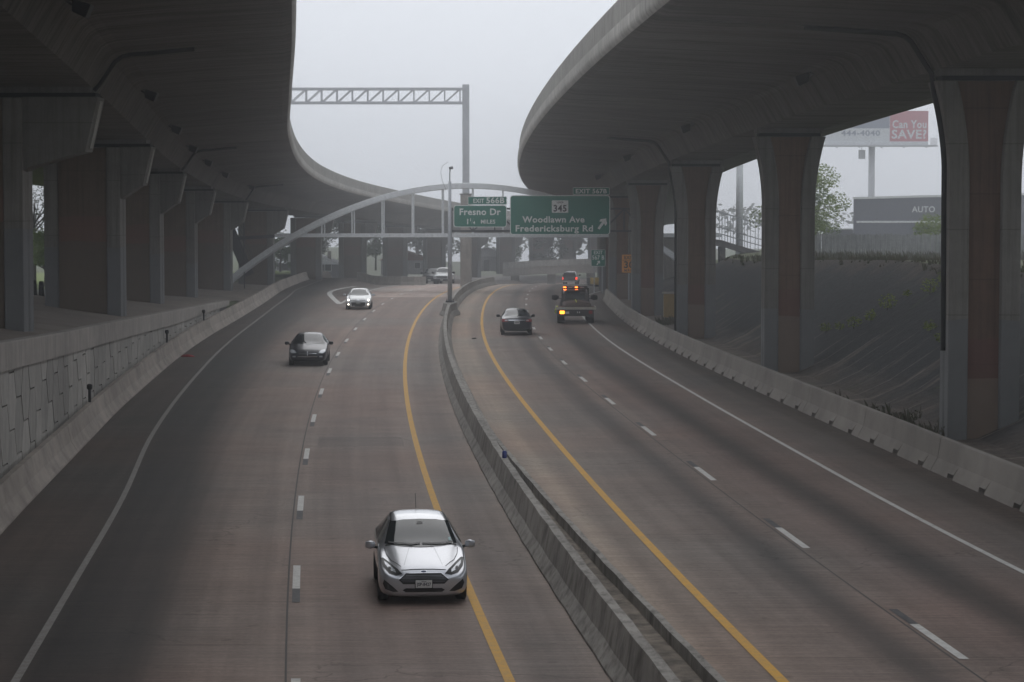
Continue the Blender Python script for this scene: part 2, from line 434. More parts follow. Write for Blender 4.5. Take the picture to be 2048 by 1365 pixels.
# left slope paving under the viaduct, and the frontage road behind it
SLOPE_L = concrete('slope_paving_concrete', (0.25, 0.215, 0.185), streak=0.0, var=0.2, scale=0.8)
rows = []
for d in list(range(20, 246, 5)):
    a = bar_L(d) - 0.97
    rows.append([(a - x, d, ground_left(a - x, d) + 0.04) for x in (14, 7.5, 3.75, 0)])
mb = MB(); mb.loft(rows, closed=False); structure(mb.build('slope_paving', SLOPE_L, fix=False))
ASPH = plain('old_asphalt', (0.13, 0.13, 0.13), 0.85, var=0.2, scale=1.0)
rows = []
for d in list(range(20, 400, 10)):
    a = bar_L(min(d, 480)) - 0.97
    rows.append([(a - x, d, ground_left(a - x, d) + 0.03) for x in (26, 20, 15)])
mb = MB(); mb.loft(rows, closed=False); structure(mb.build('frontage_road', ASPH, fix=False))

# right embankment: dark stained slope paving with run-off lines
em, nt, b = node_mat('embankment_paving')
uv = nt.nodes.new('ShaderNodeUVMap'); uv.uv_map = 'slope'
s = sep(nt, uv.outputs[0]); p = position(nt)
n1 = noise(nt, p, 0.25, 6, 0.7)
hw = ramp(nt, math_n(nt, 'ADD', math_n(nt, 'MULTIPLY', s[0], 0.1), math_n(nt, 'MULTIPLY_ADD', n1, 0.5, -0.25)), [(0.0, 0.0), (0.18, 0.05), (0.42, 1.0), (0.88, 1.0), (1.0, 0.25)])
c = mixc(nt, (0.105, 0.08, 0.062), (0.040, 0.040, 0.042), hw)
st = noise(nt, mapping(nt, uv.outputs[0], (0.10, 0.55, 1)), 1.0, 4, 0.55)
low = ramp(nt, math_n(nt, 'MULTIPLY', s[0], 0.1), [(0.0, 1.0), (0.45, 0.8), (0.68, 0.08)])
c = mixc(nt, c, (0.20, 0.165, 0.13), math_n(nt, 'MULTIPLY', ramp(nt, st, [(0.57, 0), (0.66, 0.8)]), low))
ln = math_n(nt, 'LESS_THAN', math_n(nt, 'PINGPONG', math_n(nt, 'ADD', s[1], math_n(nt, 'MULTIPLY', noise(nt, mapping(nt, uv.outputs[0], (0.0, 0.4, 1)), 1.0, 1), 1.6)), 1.25), 0.06)
c = mixc(nt, c, (0.24, 0.21, 0.175), math_n(nt, 'MULTIPLY', ln, math_n(nt, 'MULTIPLY', low, ramp(nt, noise(nt, p, 0.5, 4), [(0.38, 0), (0.55, 1.0)]))))
c = mixc(nt, c, (0.06, 0.08, 0.03), ramp(nt, noise(nt, p, 0.45, 7, 0.75), [(0.6, 0), (0.7, 0.8)]))
c = mixc(nt, c, ramp(nt, noise(nt, p, 2.5, 9, 0.75), [(0.3, 0.5), (0.7, 1.6)]), 1.0, 'MULTIPLY')
nt.links.new(c, b.inputs['Base Color']); b.inputs['Roughness'].default_value = 0.9
add_bump(nt, b, noise(nt, p, 2.5, 8, 0.7), 0.9, 0.2)
rows = []; uvs = []
for d in range(20, 236, 3):
    (x0, z0), (x1, z1), (x2, z2) = right_profile(d)
    r_ = []; u_ = []
    for i in range(9):
        t = i / 8; x = x0 + (x2 - x0) * t; z = ground_right(x, d) + 0.02
        r_.append((x, d, z)); u_.append((10 * t, d))
    rows.append(r_); uvs += u_
mb = MB(); mb.loft(rows, closed=False); o = structure(mb.build('embankment', em, fix=False))
ul = o.data.uv_layers.new(name='slope')
for lp in o.data.loops: ul.data[lp.index].uv = uvs[lp.vertex_index]

# ------------------------------------------------------------------ carriageways
def med_gap(d): return max(0.02, (75 - d) * 0.016) if d < 75 else 0.02
def flare(d): return 0.36 * (1 - sstep(abs(d - 165), 1.0, 3.6))
def zl_at(X, d):
    e = min(d, 480)
    lift = 0.75 * sstep(d, 230, 290) * sstep(main_L(e) - 2.5 - X, 0.0, 3.0)
    return zleft(e) + lift
brown = (0.275, 0.235, 0.215); dark = (0.145, 0.135, 0.13)
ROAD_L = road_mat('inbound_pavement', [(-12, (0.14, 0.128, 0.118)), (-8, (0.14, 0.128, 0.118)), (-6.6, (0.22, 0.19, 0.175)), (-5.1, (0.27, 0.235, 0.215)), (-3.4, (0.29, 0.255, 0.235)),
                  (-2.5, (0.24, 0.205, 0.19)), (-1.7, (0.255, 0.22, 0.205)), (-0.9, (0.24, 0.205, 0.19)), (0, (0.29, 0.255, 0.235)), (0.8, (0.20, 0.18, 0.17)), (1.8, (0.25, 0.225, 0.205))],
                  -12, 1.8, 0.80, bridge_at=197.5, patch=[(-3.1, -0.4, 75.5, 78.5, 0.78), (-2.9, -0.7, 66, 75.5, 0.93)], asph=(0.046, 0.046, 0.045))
ROAD_R = road_mat('outbound_pavement', [(-1.9, (0.33, 0.29, 0.245)), (-1.0, (0.40, 0.35, 0.295)), (-0.5, (0.28, 0.245, 0.215)), (0.0, (0.31, 0.275, 0.245)), (0.7, (0.26, 0.23, 0.21)), (1.5, (0.235, 0.21, 0.195)), (2.2, (0.125, 0.115, 0.11)),
                  (2.9, (0.27, 0.235, 0.215)), (4.0, (0.25, 0.21, 0.195)), (4.9, (0.085, 0.077, 0.072)), (5.8, (0.22, 0.185, 0.17)), (6.6, (0.24, 0.21, 0.195)), (7.6, (0.17, 0.16, 0.15)), (9.2, (0.15, 0.14, 0.13))], -1.9, 9.2, 0.72)
def make_road(name, xl, xr, zf, mat, yel, edge, nx=30):
    rows = []; uv1 = []; uv2 = []
    for d in ds_road:
        e = min(d, 480)
        a, b_ = xl(e), xr(e); r_ = []
        for i in range(nx + 1):
            x = a + (b_ - a) * i / nx
            r_.append((x, d, zf(x, d))); uv1.append((x - yel(e), d)); uv2.append((x - edge(e), d))
        rows.append(r_)
    mb = MB(); mb.loft(rows, closed=False); o = structure(mb.build(name, mat, fix=False))
    for nm, uu in (('lane', uv1), ('edge', uv2)):
        ul = o.data.uv_layers.new(name=nm)
        for lp in o.data.loops: ul.data[lp.index].uv = uu[lp.vertex_index]
    return o
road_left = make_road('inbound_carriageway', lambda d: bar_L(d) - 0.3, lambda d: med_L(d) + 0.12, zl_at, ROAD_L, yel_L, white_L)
def rr_edge(d): return bar_R(d) + 0.3 + 9 * sstep(d, 188, 225)
road_right = make_road('outbound_carriageway', lambda d: med_L(d) + 0.58 + med_gap(d), rr_edge, lambda x, d: zright(min(d, 480)), ROAD_R, yel_R, white_R)

def worn_paint(name, col, wear):
    m, nt, b = node_mat(name); p = position(nt)
    f = ramp(nt, noise(nt, p, 5, 8, 0.8), [(0.5 - wear, 0.25), (0.55, 1.0)])
    c = mixc(nt, (0.20, 0.18, 0.165), col, f); nt.links.new(c, b.inputs['Base Color']); b.inputs['Roughness'].default_value = 0.7
    return m
P_WHITE = worn_paint('white_road_paint', (0.62, 0.61, 0.58), 0.28)
P_WHITE_OLD = worn_paint('worn_white_road_paint', (0.29, 0.28, 0.26), 0.05)
P_YELLOW = worn_paint('yellow_road_paint', (0.62, 0.33, 0.03), 0.3)
P_BLACK = worn_paint('black_contrast_paint', (0.05, 0.05, 0.055), 0.35)
def strip(name, path, w, d0, d1, zf, mat, parent, step=3.0, lift=0.008):
    n = max(2, int((d1 - d0) / step) + 1); rows = []
    for i in range(n):
        d = d0 + (d1 - d0) * i / (n - 1); x = path(d)
        rows.append([(x - w/2, d, zf(x, d) + lift), (x + w/2, d, zf(x, d) + lift)])
    mb = MB(); mb.loft(rows, closed=False); return mb.build(name, mat, parent, fix=False)
zrf = lambda x, d: zright(d)
strip('yellow_line', yel_L, 0.17, 20, 330, zl_at, P_YELLOW, road_left)
strip('yellow_line', yel_R, 0.17, 20, 330, zrf, P_YELLOW, road_right)
strip('edge_line', white_L, 0.14, 20, 330, zl_at, P_WHITE_OLD, road_left)
strip('edge_line', white_R, 0.13, 20, 236, zrf, P_WHITE, road_right)
strip('edge_line', main_L, 0.2, 182, 330, zl_at, P_WHITE, road_left)
gore = curve([182.2, 197, 212, 226, 242], [-12.95, -14.6, -15.9, -16.1, -15.6])
strip('gore_line', gore, 0.42, 182.2, 242, zl_at, P_WHITE, road_left)
# thin longitudinal joint beside the dashes
JOINT = plain('joint_sealant', (0.07, 0.065, 0.06), 0.8)
strip('lane_joint', lambda d: dash_L(d) - 0.16, 0.035, 20, 197, zl_at, JOINT, road_left, lift=0.004)
strip('lane_joint', lambda d: dash_R(d) - 0.16, 0.035, 20, 200, zrf, JOINT, road_right, lift=0.004)
for k in range(20):
    d = 50.7 - 12.19 * 2 + 12.1 * k
    strip('lane_dash', dash_L, 0.15, d - 3.05, d, zl_at, P_WHITE, road_left, 1.5)
    if d < 175: strip('contrast_dash', dash_L, 0.15, d - 4.7, d - 3.07, zl_at, P_BLACK, road_left, 1.5)
    d = 40.0 - 12.19 + 11.9 * k
    strip('lane_dash', dash_R, 0.15, d - 3.05, d, zrf, P_WHITE, road_right, 1.5)
    if d < 175: strip('contrast_dash', dash_R, 0.15, d + 0.02, d + 1.5, zrf, P_BLACK, road_right, 1.5)

# ------------------------------------------------------------------ median barrier
M_MED = concrete('median_concrete', (0.32, 0.30, 0.275), stain=(0.28, 0.27, 0.26), streak=0.9, var=0.25, scale=1.4, streak_scale=(6, 2.2, 0.5))
rows = []
dd = [15 + 1.5 * i for i in range(0, 150)] + [245, 258]
for d in dd:
    zL, zR = zleft(d), zright(d); t = sstep(d, 66, 92); g = med_gap(d); fl = flare(d)
    x = med_L(d)
    near = [(0, -0.2, 0), (0, 0.06, 0), (0.16, 0.30, 0), (0.26, 0.82, 0), (0.44, 0.82, 0), (0.46, 0.42, 0), (0.46 + g, 0.40, 0), (0.47 + g, zR + 0.012 - zL, 0), (0.60 + g, zR + 0.012 - zL, 0), (0.60 + g, -0.3, 0)]
    hr = zR - zL
    far = [(0, -0.2, 0), (0, 0.06, 0), (0.16, 0.30, 0), (0.26, 0.82, 0), (0.44, 0.82, 0), (0.50, hr + 0.35 if hr < 0.4 else 0.78, 0), (0.58, hr + 0.25, 0), (0.68, hr + 0.08, 0), (0.70, hr + 0.01, 0), (0.70, -0.3, 0)]
    r_ = []
    for i, (a, b_) in enumerate(zip(near, far)):
        u = a[0] + (b_[0] - a[0]) * t; z = a[1] + (b_[1] - a[1]) * t
        u += fl * (-1 if i < 4 else 1)
        wv = 0.012 * math.sin(d * 1.7 + i)
        r_.append((x + u + wv, d, zL + z))
    rows.append(r_)
med = Thing('median_barrier', 'stained concrete median barrier curving between the two carriageways', 'barrier', (med_L(30), 30, 0))
MB().loft(rows).build('barrier_wall', M_MED, med, world=True)
# dirt lying in the open trough near the bridge
rows = []
for d in [15 + 2 * i for i in range(28)]:
    g = med_gap(d); x = med_L(d) + 0.46
    rows.append([(x + 0.01 + g * k / 4, d, zleft(d) + 0.425 + 0.05 * random.random()) for k in range(5)])
DIRT = plain('trough_dirt', (0.16, 0.135, 0.11), 0.95, var=0.7, scale=2.5)
MB().loft(rows, closed=False).build('trough_dirt', DIRT, med, world=True, fix=False)

# ------------------------------------------------------------------ left barrier and retaining wall
prof_L = [(0.02, -0.15), (0, 0.05), (-0.05, 0.10), (-0.20, 0.36), (-0.31, 0.84), (-0.47, 0.84), (-0.5, -0.15)]
M_BARL = concrete('left_barrier_concrete', (0.38, 0.335, 0.295), stain=(0.42, 0.42, 0.44), streak=0.75, var=0.18, scale=0.7, streak_scale=(1.2, 0.6, 0.6))
lb = Thing('roadside_barrier', 'long warm grey concrete barrier along the left shoulder below the retaining wall', 'barrier', (bar_L(30), 30, 0))
cuts = [15, 35, 73.5, 112, 150, 188, 236, 310]
for a, b_ in zip(cuts, cuts[1:]):
    n = max(4, int((b_ - a) / 2.5)); rows = []
    for i in range(n + 1):
        d = a + (b_ - a) * i / n
        if i == n: d -= 0.04
        rows.append([(bar_L(d) + u, d, zl_at(bar_L(d), d) + z) for u, z in prof_L])
    MB().loft(rows).build('barrier_section', M_BARL, lb, world=True)

rw = Thing('retaining_wall', 'retaining wall of interlocking pale concrete panels under a heavy coping, left roadside', 'retaining wall', (bar_L(40) - 0.6, 40, 0))
def wx(d): return bar_L(d) - 0.66
rows = []
for d in range(14, 161, 3):
    x, zt = wx(d), wall_top(d)
    h = min(0.72, 0.30 + 0.42 * (1 - sstep(d, 118, 165)))
    rows.append([(x + 0.10, d, zt - h), (x + 0.10, d, zt - 0.03), (x + 0.07, d, zt), (x - 0.28, d, zt), (x - 0.28, d, zt - h)])
MB().loft(rows).build('coping', CONC, rw, world=True)
rows = [[(wx(d) - 0.10, d, -0.1), (wx(d) - 0.10, d, wall_top(d) - 0.3)] for d in range(14, 161, 3)]
MB().loft(rows, closed=False).build('wall_backing', CONC_DARK, rw, world=True, fix=False)
def clip(poly, f):
    out = []
    for i in range(len(poly)):
        a, b_ = poly[i], poly[(i + 1) % len(poly)]; fa, fb = f(a), f(b_)
        if fa >= 0: out.append(a)
        if (fa >= 0) != (fb >= 0):
            t = fa / (fa - fb); out.append((a[0] + (b_[0]-a[0])*t, a[1] + (b_[1]-a[1])*t))
    return out
PW, PH = 1.5, 1.5      # staggered elongated hexagons: narrow heads, wide waists
npan = 0
d = 45.0; k = 0
while d < 152:
    top_lim = wall_top(d) - min(0.72, 0.30 + 0.42 * (1 - sstep(d, 118, 165))) + 0.03
    z0 = 0.18 - (PH / 2 if k % 2 else 0)
    j = 0
    while z0 + j * PH < top_lim:
        zb, zt = z0 + j * PH + 0.022, z0 + (j + 1) * PH - 0.022; zm = (zb + zt) / 2
        a, w = PW * 0.34, PW * 0.655
        sl = (wall_top(d + 1) - wall_top(d - 1)) / 2 * 0.75
        poly = [(-a + 0.01, zb), (a - 0.01, zb), (w - 0.04, zm), (a - 0.01, zt), (-a + 0.01, zt), (-w + 0.04, zm)]
        poly = [(x, z + sl * x) for x, z in poly]
        poly = clip(poly, lambda q: top_lim + sl * q[0] - q[1]); poly = clip(poly, lambda q: q[1] - 0.45)
        if len(poly) >= 3:
            out = 0.015 * random.random()
            ring0 = []; ring1 = []
            for s_, z in poly:
                q = d + s_
                ring0.append((wx(q) + out, q, z)); ring1.append((wx(q) - 0.09, q, z))
            mb = MB(); mb.loft([ring0, ring1]); mb.build('wall_panel', CONC_WALL, rw, world=True); npan += 1
        j += 1
    d += PW; k += 1

# ------------------------------------------------------------------ right precast barrier segments
M_BARR = concrete('precast_barrier_concrete', (0.295, 0.268, 0.24), stain=(0.5, 0.49, 0.49), streak=0.5, var=0.2, scale=0.5, streak_scale=(0.6, 0.35, 0.3))
SEG = 9.14
ORD = ['first', 'second', 'third', 'fourth', 'fifth', 'sixth', 'seventh', 'eighth', 'ninth', 'tenth', 'eleventh', 'twelfth', 'thirteenth', 'fourteenth', 'fifteenth', 'sixteenth', 'seventeenth']
d0 = 53.6 - SEG
for k in range(16):
    a, b_ = d0 + k * SEG, d0 + (k + 1) * SEG - 0.05
    xa, xb = bar_R(a), bar_R(b_)
    lab = ['cropped precast concrete barrier segment at the right picture edge on the right shoulder',
           '%s precast concrete barrier segment on the right shoulder counting from the right picture edge' % ORD[k]][k > 0]
    th = Thing('barrier_segment', lab, 'barrier', ((xa + xb) / 2 + 0.3, (a + b_) / 2, zright((a + b_) / 2)), 0, 'precast barrier segments along the right shoulder')
    st = [(a, 0)]
    for c0 in (0.9, 3.9, 6.9):
        st += [(a + c0, 0), (a + c0 + 0.01, 1), (a + c0 + 0.5, 1), (a + c0 + 0.51, 0)]
    st.append((b_, 0)); rows = []
    for dq, up in st:
        t = (dq - a) / (b_ - a); x = xa + (xb - xa) * t; z = zright(dq); bt = 0.13 if up else -0.02
        rows.append([(x + 0.03 * up, dq, z + bt), (x + 0.05, dq, z + max(0.09, bt + 0.01)), (x + 0.19, dq, z + 0.34), (x + 0.27, dq, z + 0.85), (x + 0.30, dq, z + 0.87), (x + 0.42, dq, z + 0.87), (x + 0.45, dq, z + 0.85), (x + 0.62, dq, z + 0.05), (x + 0.62, dq, z + bt)])
    MB().loft(rows).build('barrier_body', M_BARR, th, world=True)

# ------------------------------------------------------------------ viaducts
def deck_half(W, s):
    """underside then fascia from the flange edge outwards, s = scale of web"""
    return [(0, 0), (0.42, 0.72), (0.56, 0.93), (0.74, 1.05), (1.05, 1.13), (W * 0.5, 1.30), (W - 0.40, 1.46), (W - 0.14, 1.53), (W - 0.03, 1.64), (W, 1.78), (W, 2.06), (W - 0.03, 2.09)]
def viaduct(name, label, tip, fr, fw, ow, sgn, breaks, mat):
    th = Thing(name, label, 'viaduct', (fr(breaks[1]), breaks[1], soffit(breaks[1])))
    for a, b_ in zip(breaks, breaks[1:]):
        n = max(3, int((b_ - a) / 4)); rows = []; par_i = []; par_o = []
        for i in range(n + 1):
            d = a + (b_ - a) * i / n
            if i == n: d -= 0.05
            f, t, zs = fr(d), tip(d), soffit(d); W = abs(t - f)
            inner = [(f + sgn * u, d, zs + z) for u, z in deck_half(W, 1)]
            outer = [(f - sgn * (fw + u), d, zs + z) for u, z in deck_half(ow, 1)]
            rows.append(inner + outer[::-1])
            P = [(-0.09, 2.10), (-0.10, 2.88), (-0.12, 2.93), (-0.30, 2.93), (-0.36, 2.3), (-0.45, 2.095)]
            par_i.append([(f + sgn * (W + u), d, zs + z) for u, z in P])
            par_o.append([(f - sgn * (fw + ow + u), d, zs + z) for u, z in P])
        sp = MB().loft(rows).build('deck_span', mat, th, world=True)
        back = Matrix.Translation([-c for c in th.matrix_world_loc])
        MB().loft(par_i).build('parapet', CONC_PARAPET, sp).data.transform(back)
        MB().loft(par_o).build('parapet', CONC_PARAPET, sp).data.transform(back)
        # fascia strip in a paler tone, painting the lit edge into the colour
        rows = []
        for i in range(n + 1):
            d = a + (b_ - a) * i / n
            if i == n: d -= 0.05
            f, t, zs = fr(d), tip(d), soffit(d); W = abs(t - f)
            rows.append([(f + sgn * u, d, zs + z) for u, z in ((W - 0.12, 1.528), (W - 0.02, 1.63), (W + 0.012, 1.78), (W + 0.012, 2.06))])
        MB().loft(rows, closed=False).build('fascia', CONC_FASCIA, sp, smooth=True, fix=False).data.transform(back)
    return th
RP = [70, 100, 130, 160, 190, 220, 250, 280]
LP = [77, 109, 141, 173, 205, 237, 269, 301, 333, 365, 397, 429, 461, 493, 525]
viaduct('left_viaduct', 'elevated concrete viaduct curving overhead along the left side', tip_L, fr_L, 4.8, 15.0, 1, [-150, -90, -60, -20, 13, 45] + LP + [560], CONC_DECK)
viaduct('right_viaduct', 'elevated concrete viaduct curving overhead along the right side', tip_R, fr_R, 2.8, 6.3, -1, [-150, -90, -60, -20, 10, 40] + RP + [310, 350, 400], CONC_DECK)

# piers
P_FLANK = painted_pier('pier_grey_paint', (0.185, 0.175, 0.158), (0.175, 0.178, 0.18), 2.2, 3.6)
P_BROWN = painted_pier('pier_brown_paint', (0.16, 0.10, 0.068), (0.20, 0.15, 0.118), 1.6, 3.0, band=(0.15, 0.07, 0.058))
P_BROWN_L = painted_pier('pier_dark_brown_paint', (0.15, 0.108, 0.078), (0.14, 0.112, 0.09), 3.0, 4.2, band=(0.19, 0.10, 0.08))
def ring_recess(w, dep, r, dz, z, groove=0.05):
    h, y = w / 2, dep / 2; k = r / 2
    return [(-h, -y, z), (-k - 0.03, -y, z), (-k, -y + dz, z), (k, -y + dz, z), (k + 0.03, -y, z), (h, -y, z),
            (h, -0.22, z), (h - groove, -0.14, z), (h - groove, 0.14, z), (h, 0.22, z),
            (h, y, z), (k + 0.03, y, z), (k, y - dz, z), (-k, y - dz, z), (-k - 0.03, y, z), (-h, y, z),
            (-h, 0.22, z), (-h + groove, 0.14, z), (-h + groove, -0.14, z), (-h, -0.22, z)]
def right_pier(i, d):
    cx = fr_R(d) + 1.4; zg = ground_right(cx, d) - 0.1
    H = soffit(d) - 0.32 - zg
    lab = ['brown and grey concrete pier at the right picture edge', 'second concrete pier from the right edge, beside the sloping bank', 'third concrete pier from the right edge, with a pipe down its side',
           'fourth concrete pier from the right edge, just right of the orange sign', 'fifth concrete pier on the right, behind the big green sign end',
           'sixth concrete pier on the right, mostly hidden in the haze', 'seventh far hazy pier on the right', 'eighth farthest hazy pier on the right'][i]
    th = Thing('viaduct_pier', lab, 'pier', (cx, d, zg), 0, 'piers under the right viaduct')
    zs = [0] + [H - 2.9] + [H - 2.9 + 2.9 * (j + 1) / 9 for j in range(9)]
    rings = []; pan = []
    for z in zs:
        t = max(0, (z - (H - 2.9)) / 2.9); w = 2.05 + 0.85 * t ** 2.0; r = 0.9 + 0.75 * t ** 2.0
        rings.append(ring_recess(w, 1.35, r, 0.13, z)); pan.append([(-r/2 + 0.012, -0.555, z), (r/2 - 0.012, -0.555, z), (r/2 - 0.012, -0.50, z), (-r/2 + 0.012, -0.50, z)])
    MB().loft(rings).build('shaft', P_FLANK, th, bevel=0.03)
    pan[0] = [(x, y, 0.02) for x, y, z in pan[0]]; pan[-1] = [(x, y, z - 0.02) for x, y, z in pan[-1]]
    MB().loft(pan).build('recess_panel', P_BROWN, th)
    MB().box(-1.25, 1.25, -0.5, 0.5, H, H + 0.14).build('bearing', BLACK, th)
    MB().box(-1.36, 1.36, -0.62, 0.62, H + 0.14, H + 0.34).build('bearing_ledge', CONC_DARK, th)
    if i in (0, 2):
        q = []
        W = fr_R(d) - tip_R(d); ux = lambda u: fr_R(d) - u - cx
        for u, z in ((W * 0.45, 1.22), (1.6, 1.07), (1.1, 1.04), (0.85, 0.97), (0.66, 0.82), (0.2, 0.1), (0.06, -0.1)):
            q.append((ux(u) , 0.0, H + 0.32 + z))
        for z in zs[::-1][1:8]:
            t = max(0, (z - (H - 2.9)) / 2.9); q.append((-(2.05 + 0.85 * t ** 2.0) / 2 - 0.03, 0.0, z))
        q.append((-2.05 / 2 - 0.03, 0.0, 2.6 if i == 0 else 0.3))
        MB().tube(q, 0.075, 8).build('drain_pipe', PIPE, th, smooth=True)
    return th
for i, d in enumerate(RP): right_pier(i, d)

def left_pier(i, d):
    cx = fr_L(d) - (3.8 if i == 0 else 2.85); tipx = fr_L(d) + 0.25 - cx; zg = min(ground_left(cx - 1.7, d), ground_left(cx + 1.7, d)) - 0.15
    if d > 300: zg = plateau_L(d) - 1.5
    H = soffit(d) - 0.3 - zg
    lab = ['near dark pier cut by the left picture edge', 'second left pier, broad brown face with grey edges', 'third left pier, grey paint patch on its brown face', 'fourth left pier beside the stair foot',
           'fifth left pier where the pedestrian arch lands', 'sixth left pier behind the arch rib', 'seventh left pier, broad brown face behind the arch', 'far pier right of the distant house', 'second far pier past the house gap',
           'third far pier behind the white pickup', 'far hazy pier right of the gantry base', 'hazy pier below the big green sign', 'second hazy pier below the big green sign', 'third hazy pier below the big green sign', 'farthest hazy pier near the small gore sign'][i]
    th = Thing('bracket_pier', lab, 'pier', (cx, d, zg), 0, 'piers under the left viaduct')
    w, dep, r = 3.4, 1.6, 2.15
    rings = [ring_recess(w, dep, r, 0.14, z) for z in (0, H - 2.6, H - 0.02)]
    MB().loft(rings).build('shaft', P_FLANK, th, bevel=0.04)
    MB().box(-r/2 + 0.012, r/2 - 0.012, -dep/2 + 0.10, -dep/2 + 0.15, 0.02, H - 0.06).build('recess_panel', P_BROWN_L, th)
    a = w / 2 - 0.05
    poly = [(a, H - 2.35), (a + 0.25, H - 2.2), (tipx - 0.55, H - 1.75), (tipx - 0.40, H - 1.72), (tipx, H - 0.05), (tipx, H), (a, H)]
    MB().prism(poly, -0.66, 0.66).build('bracket_arm', P_FLANK, th, bevel=0.03)
    poly2 = [(tipx - 0.36, H - 1.60), (tipx - 0.32, H - 1.60), (tipx + 0.02, H - 0.12), (tipx - 0.02, H - 0.12)]
    MB().prism(poly2, -0.25, 0.25).build('drain_channel', CONC_FASCIA, th)
    MB().box(-1.3, tipx - 0.1, -0.5, 0.5, H, H + 0.13).build('bearing', BLACK, th)
    MB().box(-1.4, tipx - 0.25, -0.6, 0.6, H + 0.13, H + 0.32).build('bearing_ledge', CONC_DARK, th)
    if i in (0, 2, 4):
        W = 6.4; q = []
        for u, z in ((W * 0.5, 1.22), (1.7, 1.08), (1.2, 1.05), (0.92, 0.98), (0.70, 0.83), (0.2, 0.1), (0.03, -0.08)):
            q.append((tipx - 0.25 + u, 0.0, H + 0.3 + z))
        MB().tube(q, 0.07, 8).build('drain_pipe', PIPE, th, smooth=True)
    return th
for i, d in enumerate(LP): left_pier(i, d)

# floodlights bolted to the girder webs
HOUSING = plain('black_lamp_housing', (0.012, 0.012, 0.013), 0.5)
def floodlight(x, y, z, sgn, label, group):
    th = Thing('floodlight', label, 'floodlight', (x, y, z), 0, group)
    mb = MB(); mb.loft([[(sgn * a, b_, c) for a, b_, c in ((0.08, -0.26, -0.20), (0.08, 0.26, -0.20), (0.08, 0.26, 0.12), (0.08, -0.26, 0.12))],
                        [(sgn * a, b_, c) for a, b_, c in ((0.42, -0.28, -0.36), (0.42, 0.28, -0.36), (0.56, 0.28, -0.02), (0.56, -0.28, -0.02))]])
    mb.build('housing', HOUSING, th, bevel=0.03)
    MB().bar((sgn * -0.22, 0, 0.16), (sgn * 0.12, 0, -0.05), 0.10, 0.06).bar((0, 0, 0.1), (sgn * 0.02, 0, 0.42), 0.05).build('bracket', STEEL_DARK, th)
    return th
LF = [61, 92, 115, 134, 152, 172, 200]
labs = ['nearest black floodlight under the left viaduct, top left corner', 'second floodlight under the left viaduct, above the first bracket arm', 'third floodlight along the left girder', 'fourth floodlight along the left girder',
        'fifth floodlight along the left girder', 'sixth floodlight along the left girder', 'last small floodlight along the left girder above the arch']
for d, lb_ in zip(LF, labs): floodlight(fr_L(d) + 0.75, d, soffit(d) + 0.92, 1, lb_, 'floodlights under the left viaduct')
labs = ['nearest black floodlight under the right viaduct', 'second floodlight under the right viaduct', 'third floodlight under the right viaduct', 'farthest floodlight under the right viaduct, above the green exit tab']
for d, lb_ in zip([84, 114, 145, 176], labs): floodlight(fr_R(d) - 0.75, d, soffit(d) + 0.92, -1, lb_, 'floodlights under the right viaduct')

# delineator posts on the left barrier
for d, lb_ in ((82, 'nearest short black marker post on the left barrier'), (117, 'middle short black marker post on the left barrier'), (139, 'farthest short black marker post on the left barrier where the wall ends')):
    th = Thing('marker_post', lb_, 'marker post', (bar_L(d) - 0.42, d, 0.84), 0, 'marker posts on the left barrier')
    MB().tube([(0, 0, -0.01), (0, 0, 0.62)], 0.05, 8).build('post', BLACK, th)
    MB().tube([(0, 0, 0.42), (0, 0, 0.46), (0, 0, 0.58), (0, 0, 0.62)], [0.05, 0.095, 0.095, 0.05], 10).build('reflector_head', BLACK, th)

# the overpass the picture is taken from, just behind the camera
mb = MB(); mb.box(-60, 70, -15.0, -0.55, 4.6, 5.95); mb.box(-60, 70, -0.85, -0.55, 5.9, 6.9)
structure(mb.build('overpass', CONC_DECK))
# ------------------------------------------------------------------ pedestrian arch bridge
AY0, AY1 = 214.0, 217.2
def arch_z(X): return 9.05 - 9.05 * ((X + 3.9) / 21.95) ** 2
pb = Thing('arch_footbridge', 'pale grey steel arch footbridge with hangers spanning the motorway', 'footbridge', (-25.9, AY0, 0))
for y in (AY0, AY1):
    rings = []
    for i in range(41):
        X = -25.9 + 43.9 * i / 40; z = arch_z(X); dz = -2 * 9.05 * (X + 3.9) / 21.95 ** 2
        n = Vector((-dz, 0, 1)).normalized(); h = 0.25
        c = Vector((X, y, z))
        rings.append([c - n * h + Vector((0, -0.2, 0)), c - n * h + Vector((0, 0.2, 0)), c + n * h + Vector((0, 0.2, 0)), c + n * h + Vector((0, -0.2, 0))])
    MB().loft(rings).build('arch_rib', STEEL_LIGHT, pb, world=True, bevel=0.04)
    MB().box(-20.9, 18.5, y - 0.11, y + 0.11, 4.52, 4.82).build('deck_girder', STEEL_LIGHT, pb, world=True)
    k = -19.4
    while k < 11.0:
        if arch_z(k) > 5.0: MB().tube([(k, y, 4.75), (k, y, arch_z(k) - 0.2)], 0.065, 8).build('hanger', STEEL_LIGHT, pb, world=True)
        k += 2.655
MB().box(-20.9, 18.5, AY0 + 0.12, AY1 - 0.12, 4.6, 4.72).build('deck_slab', CONC_DARK, pb, world=True)
for X in (-12, -4, 4):
    MB().tube([(X, AY0 + 0.2, arch_z(X)), (X, AY1 - 0.2, arch_z(X))], 0.1, 8).build('cross_brace', STEEL_LIGHT, pb, world=True)
for X0, X1 in ((-26.9, -25.2), (17.3, 19.0)):
    MB().box(X0, X1, AY0 - 0.6, AY1 + 0.6, -0.9, 0.25).build('footing', CONC, pb, world=True, bevel=0.05)
MB().bar((-30.5, AY0 + 0.1, 4.05), (-20.9, AY0 + 0.1, 4.62), 0.26, 0.3).build('approach_beam', STEEL_DARK, pb, world=True)
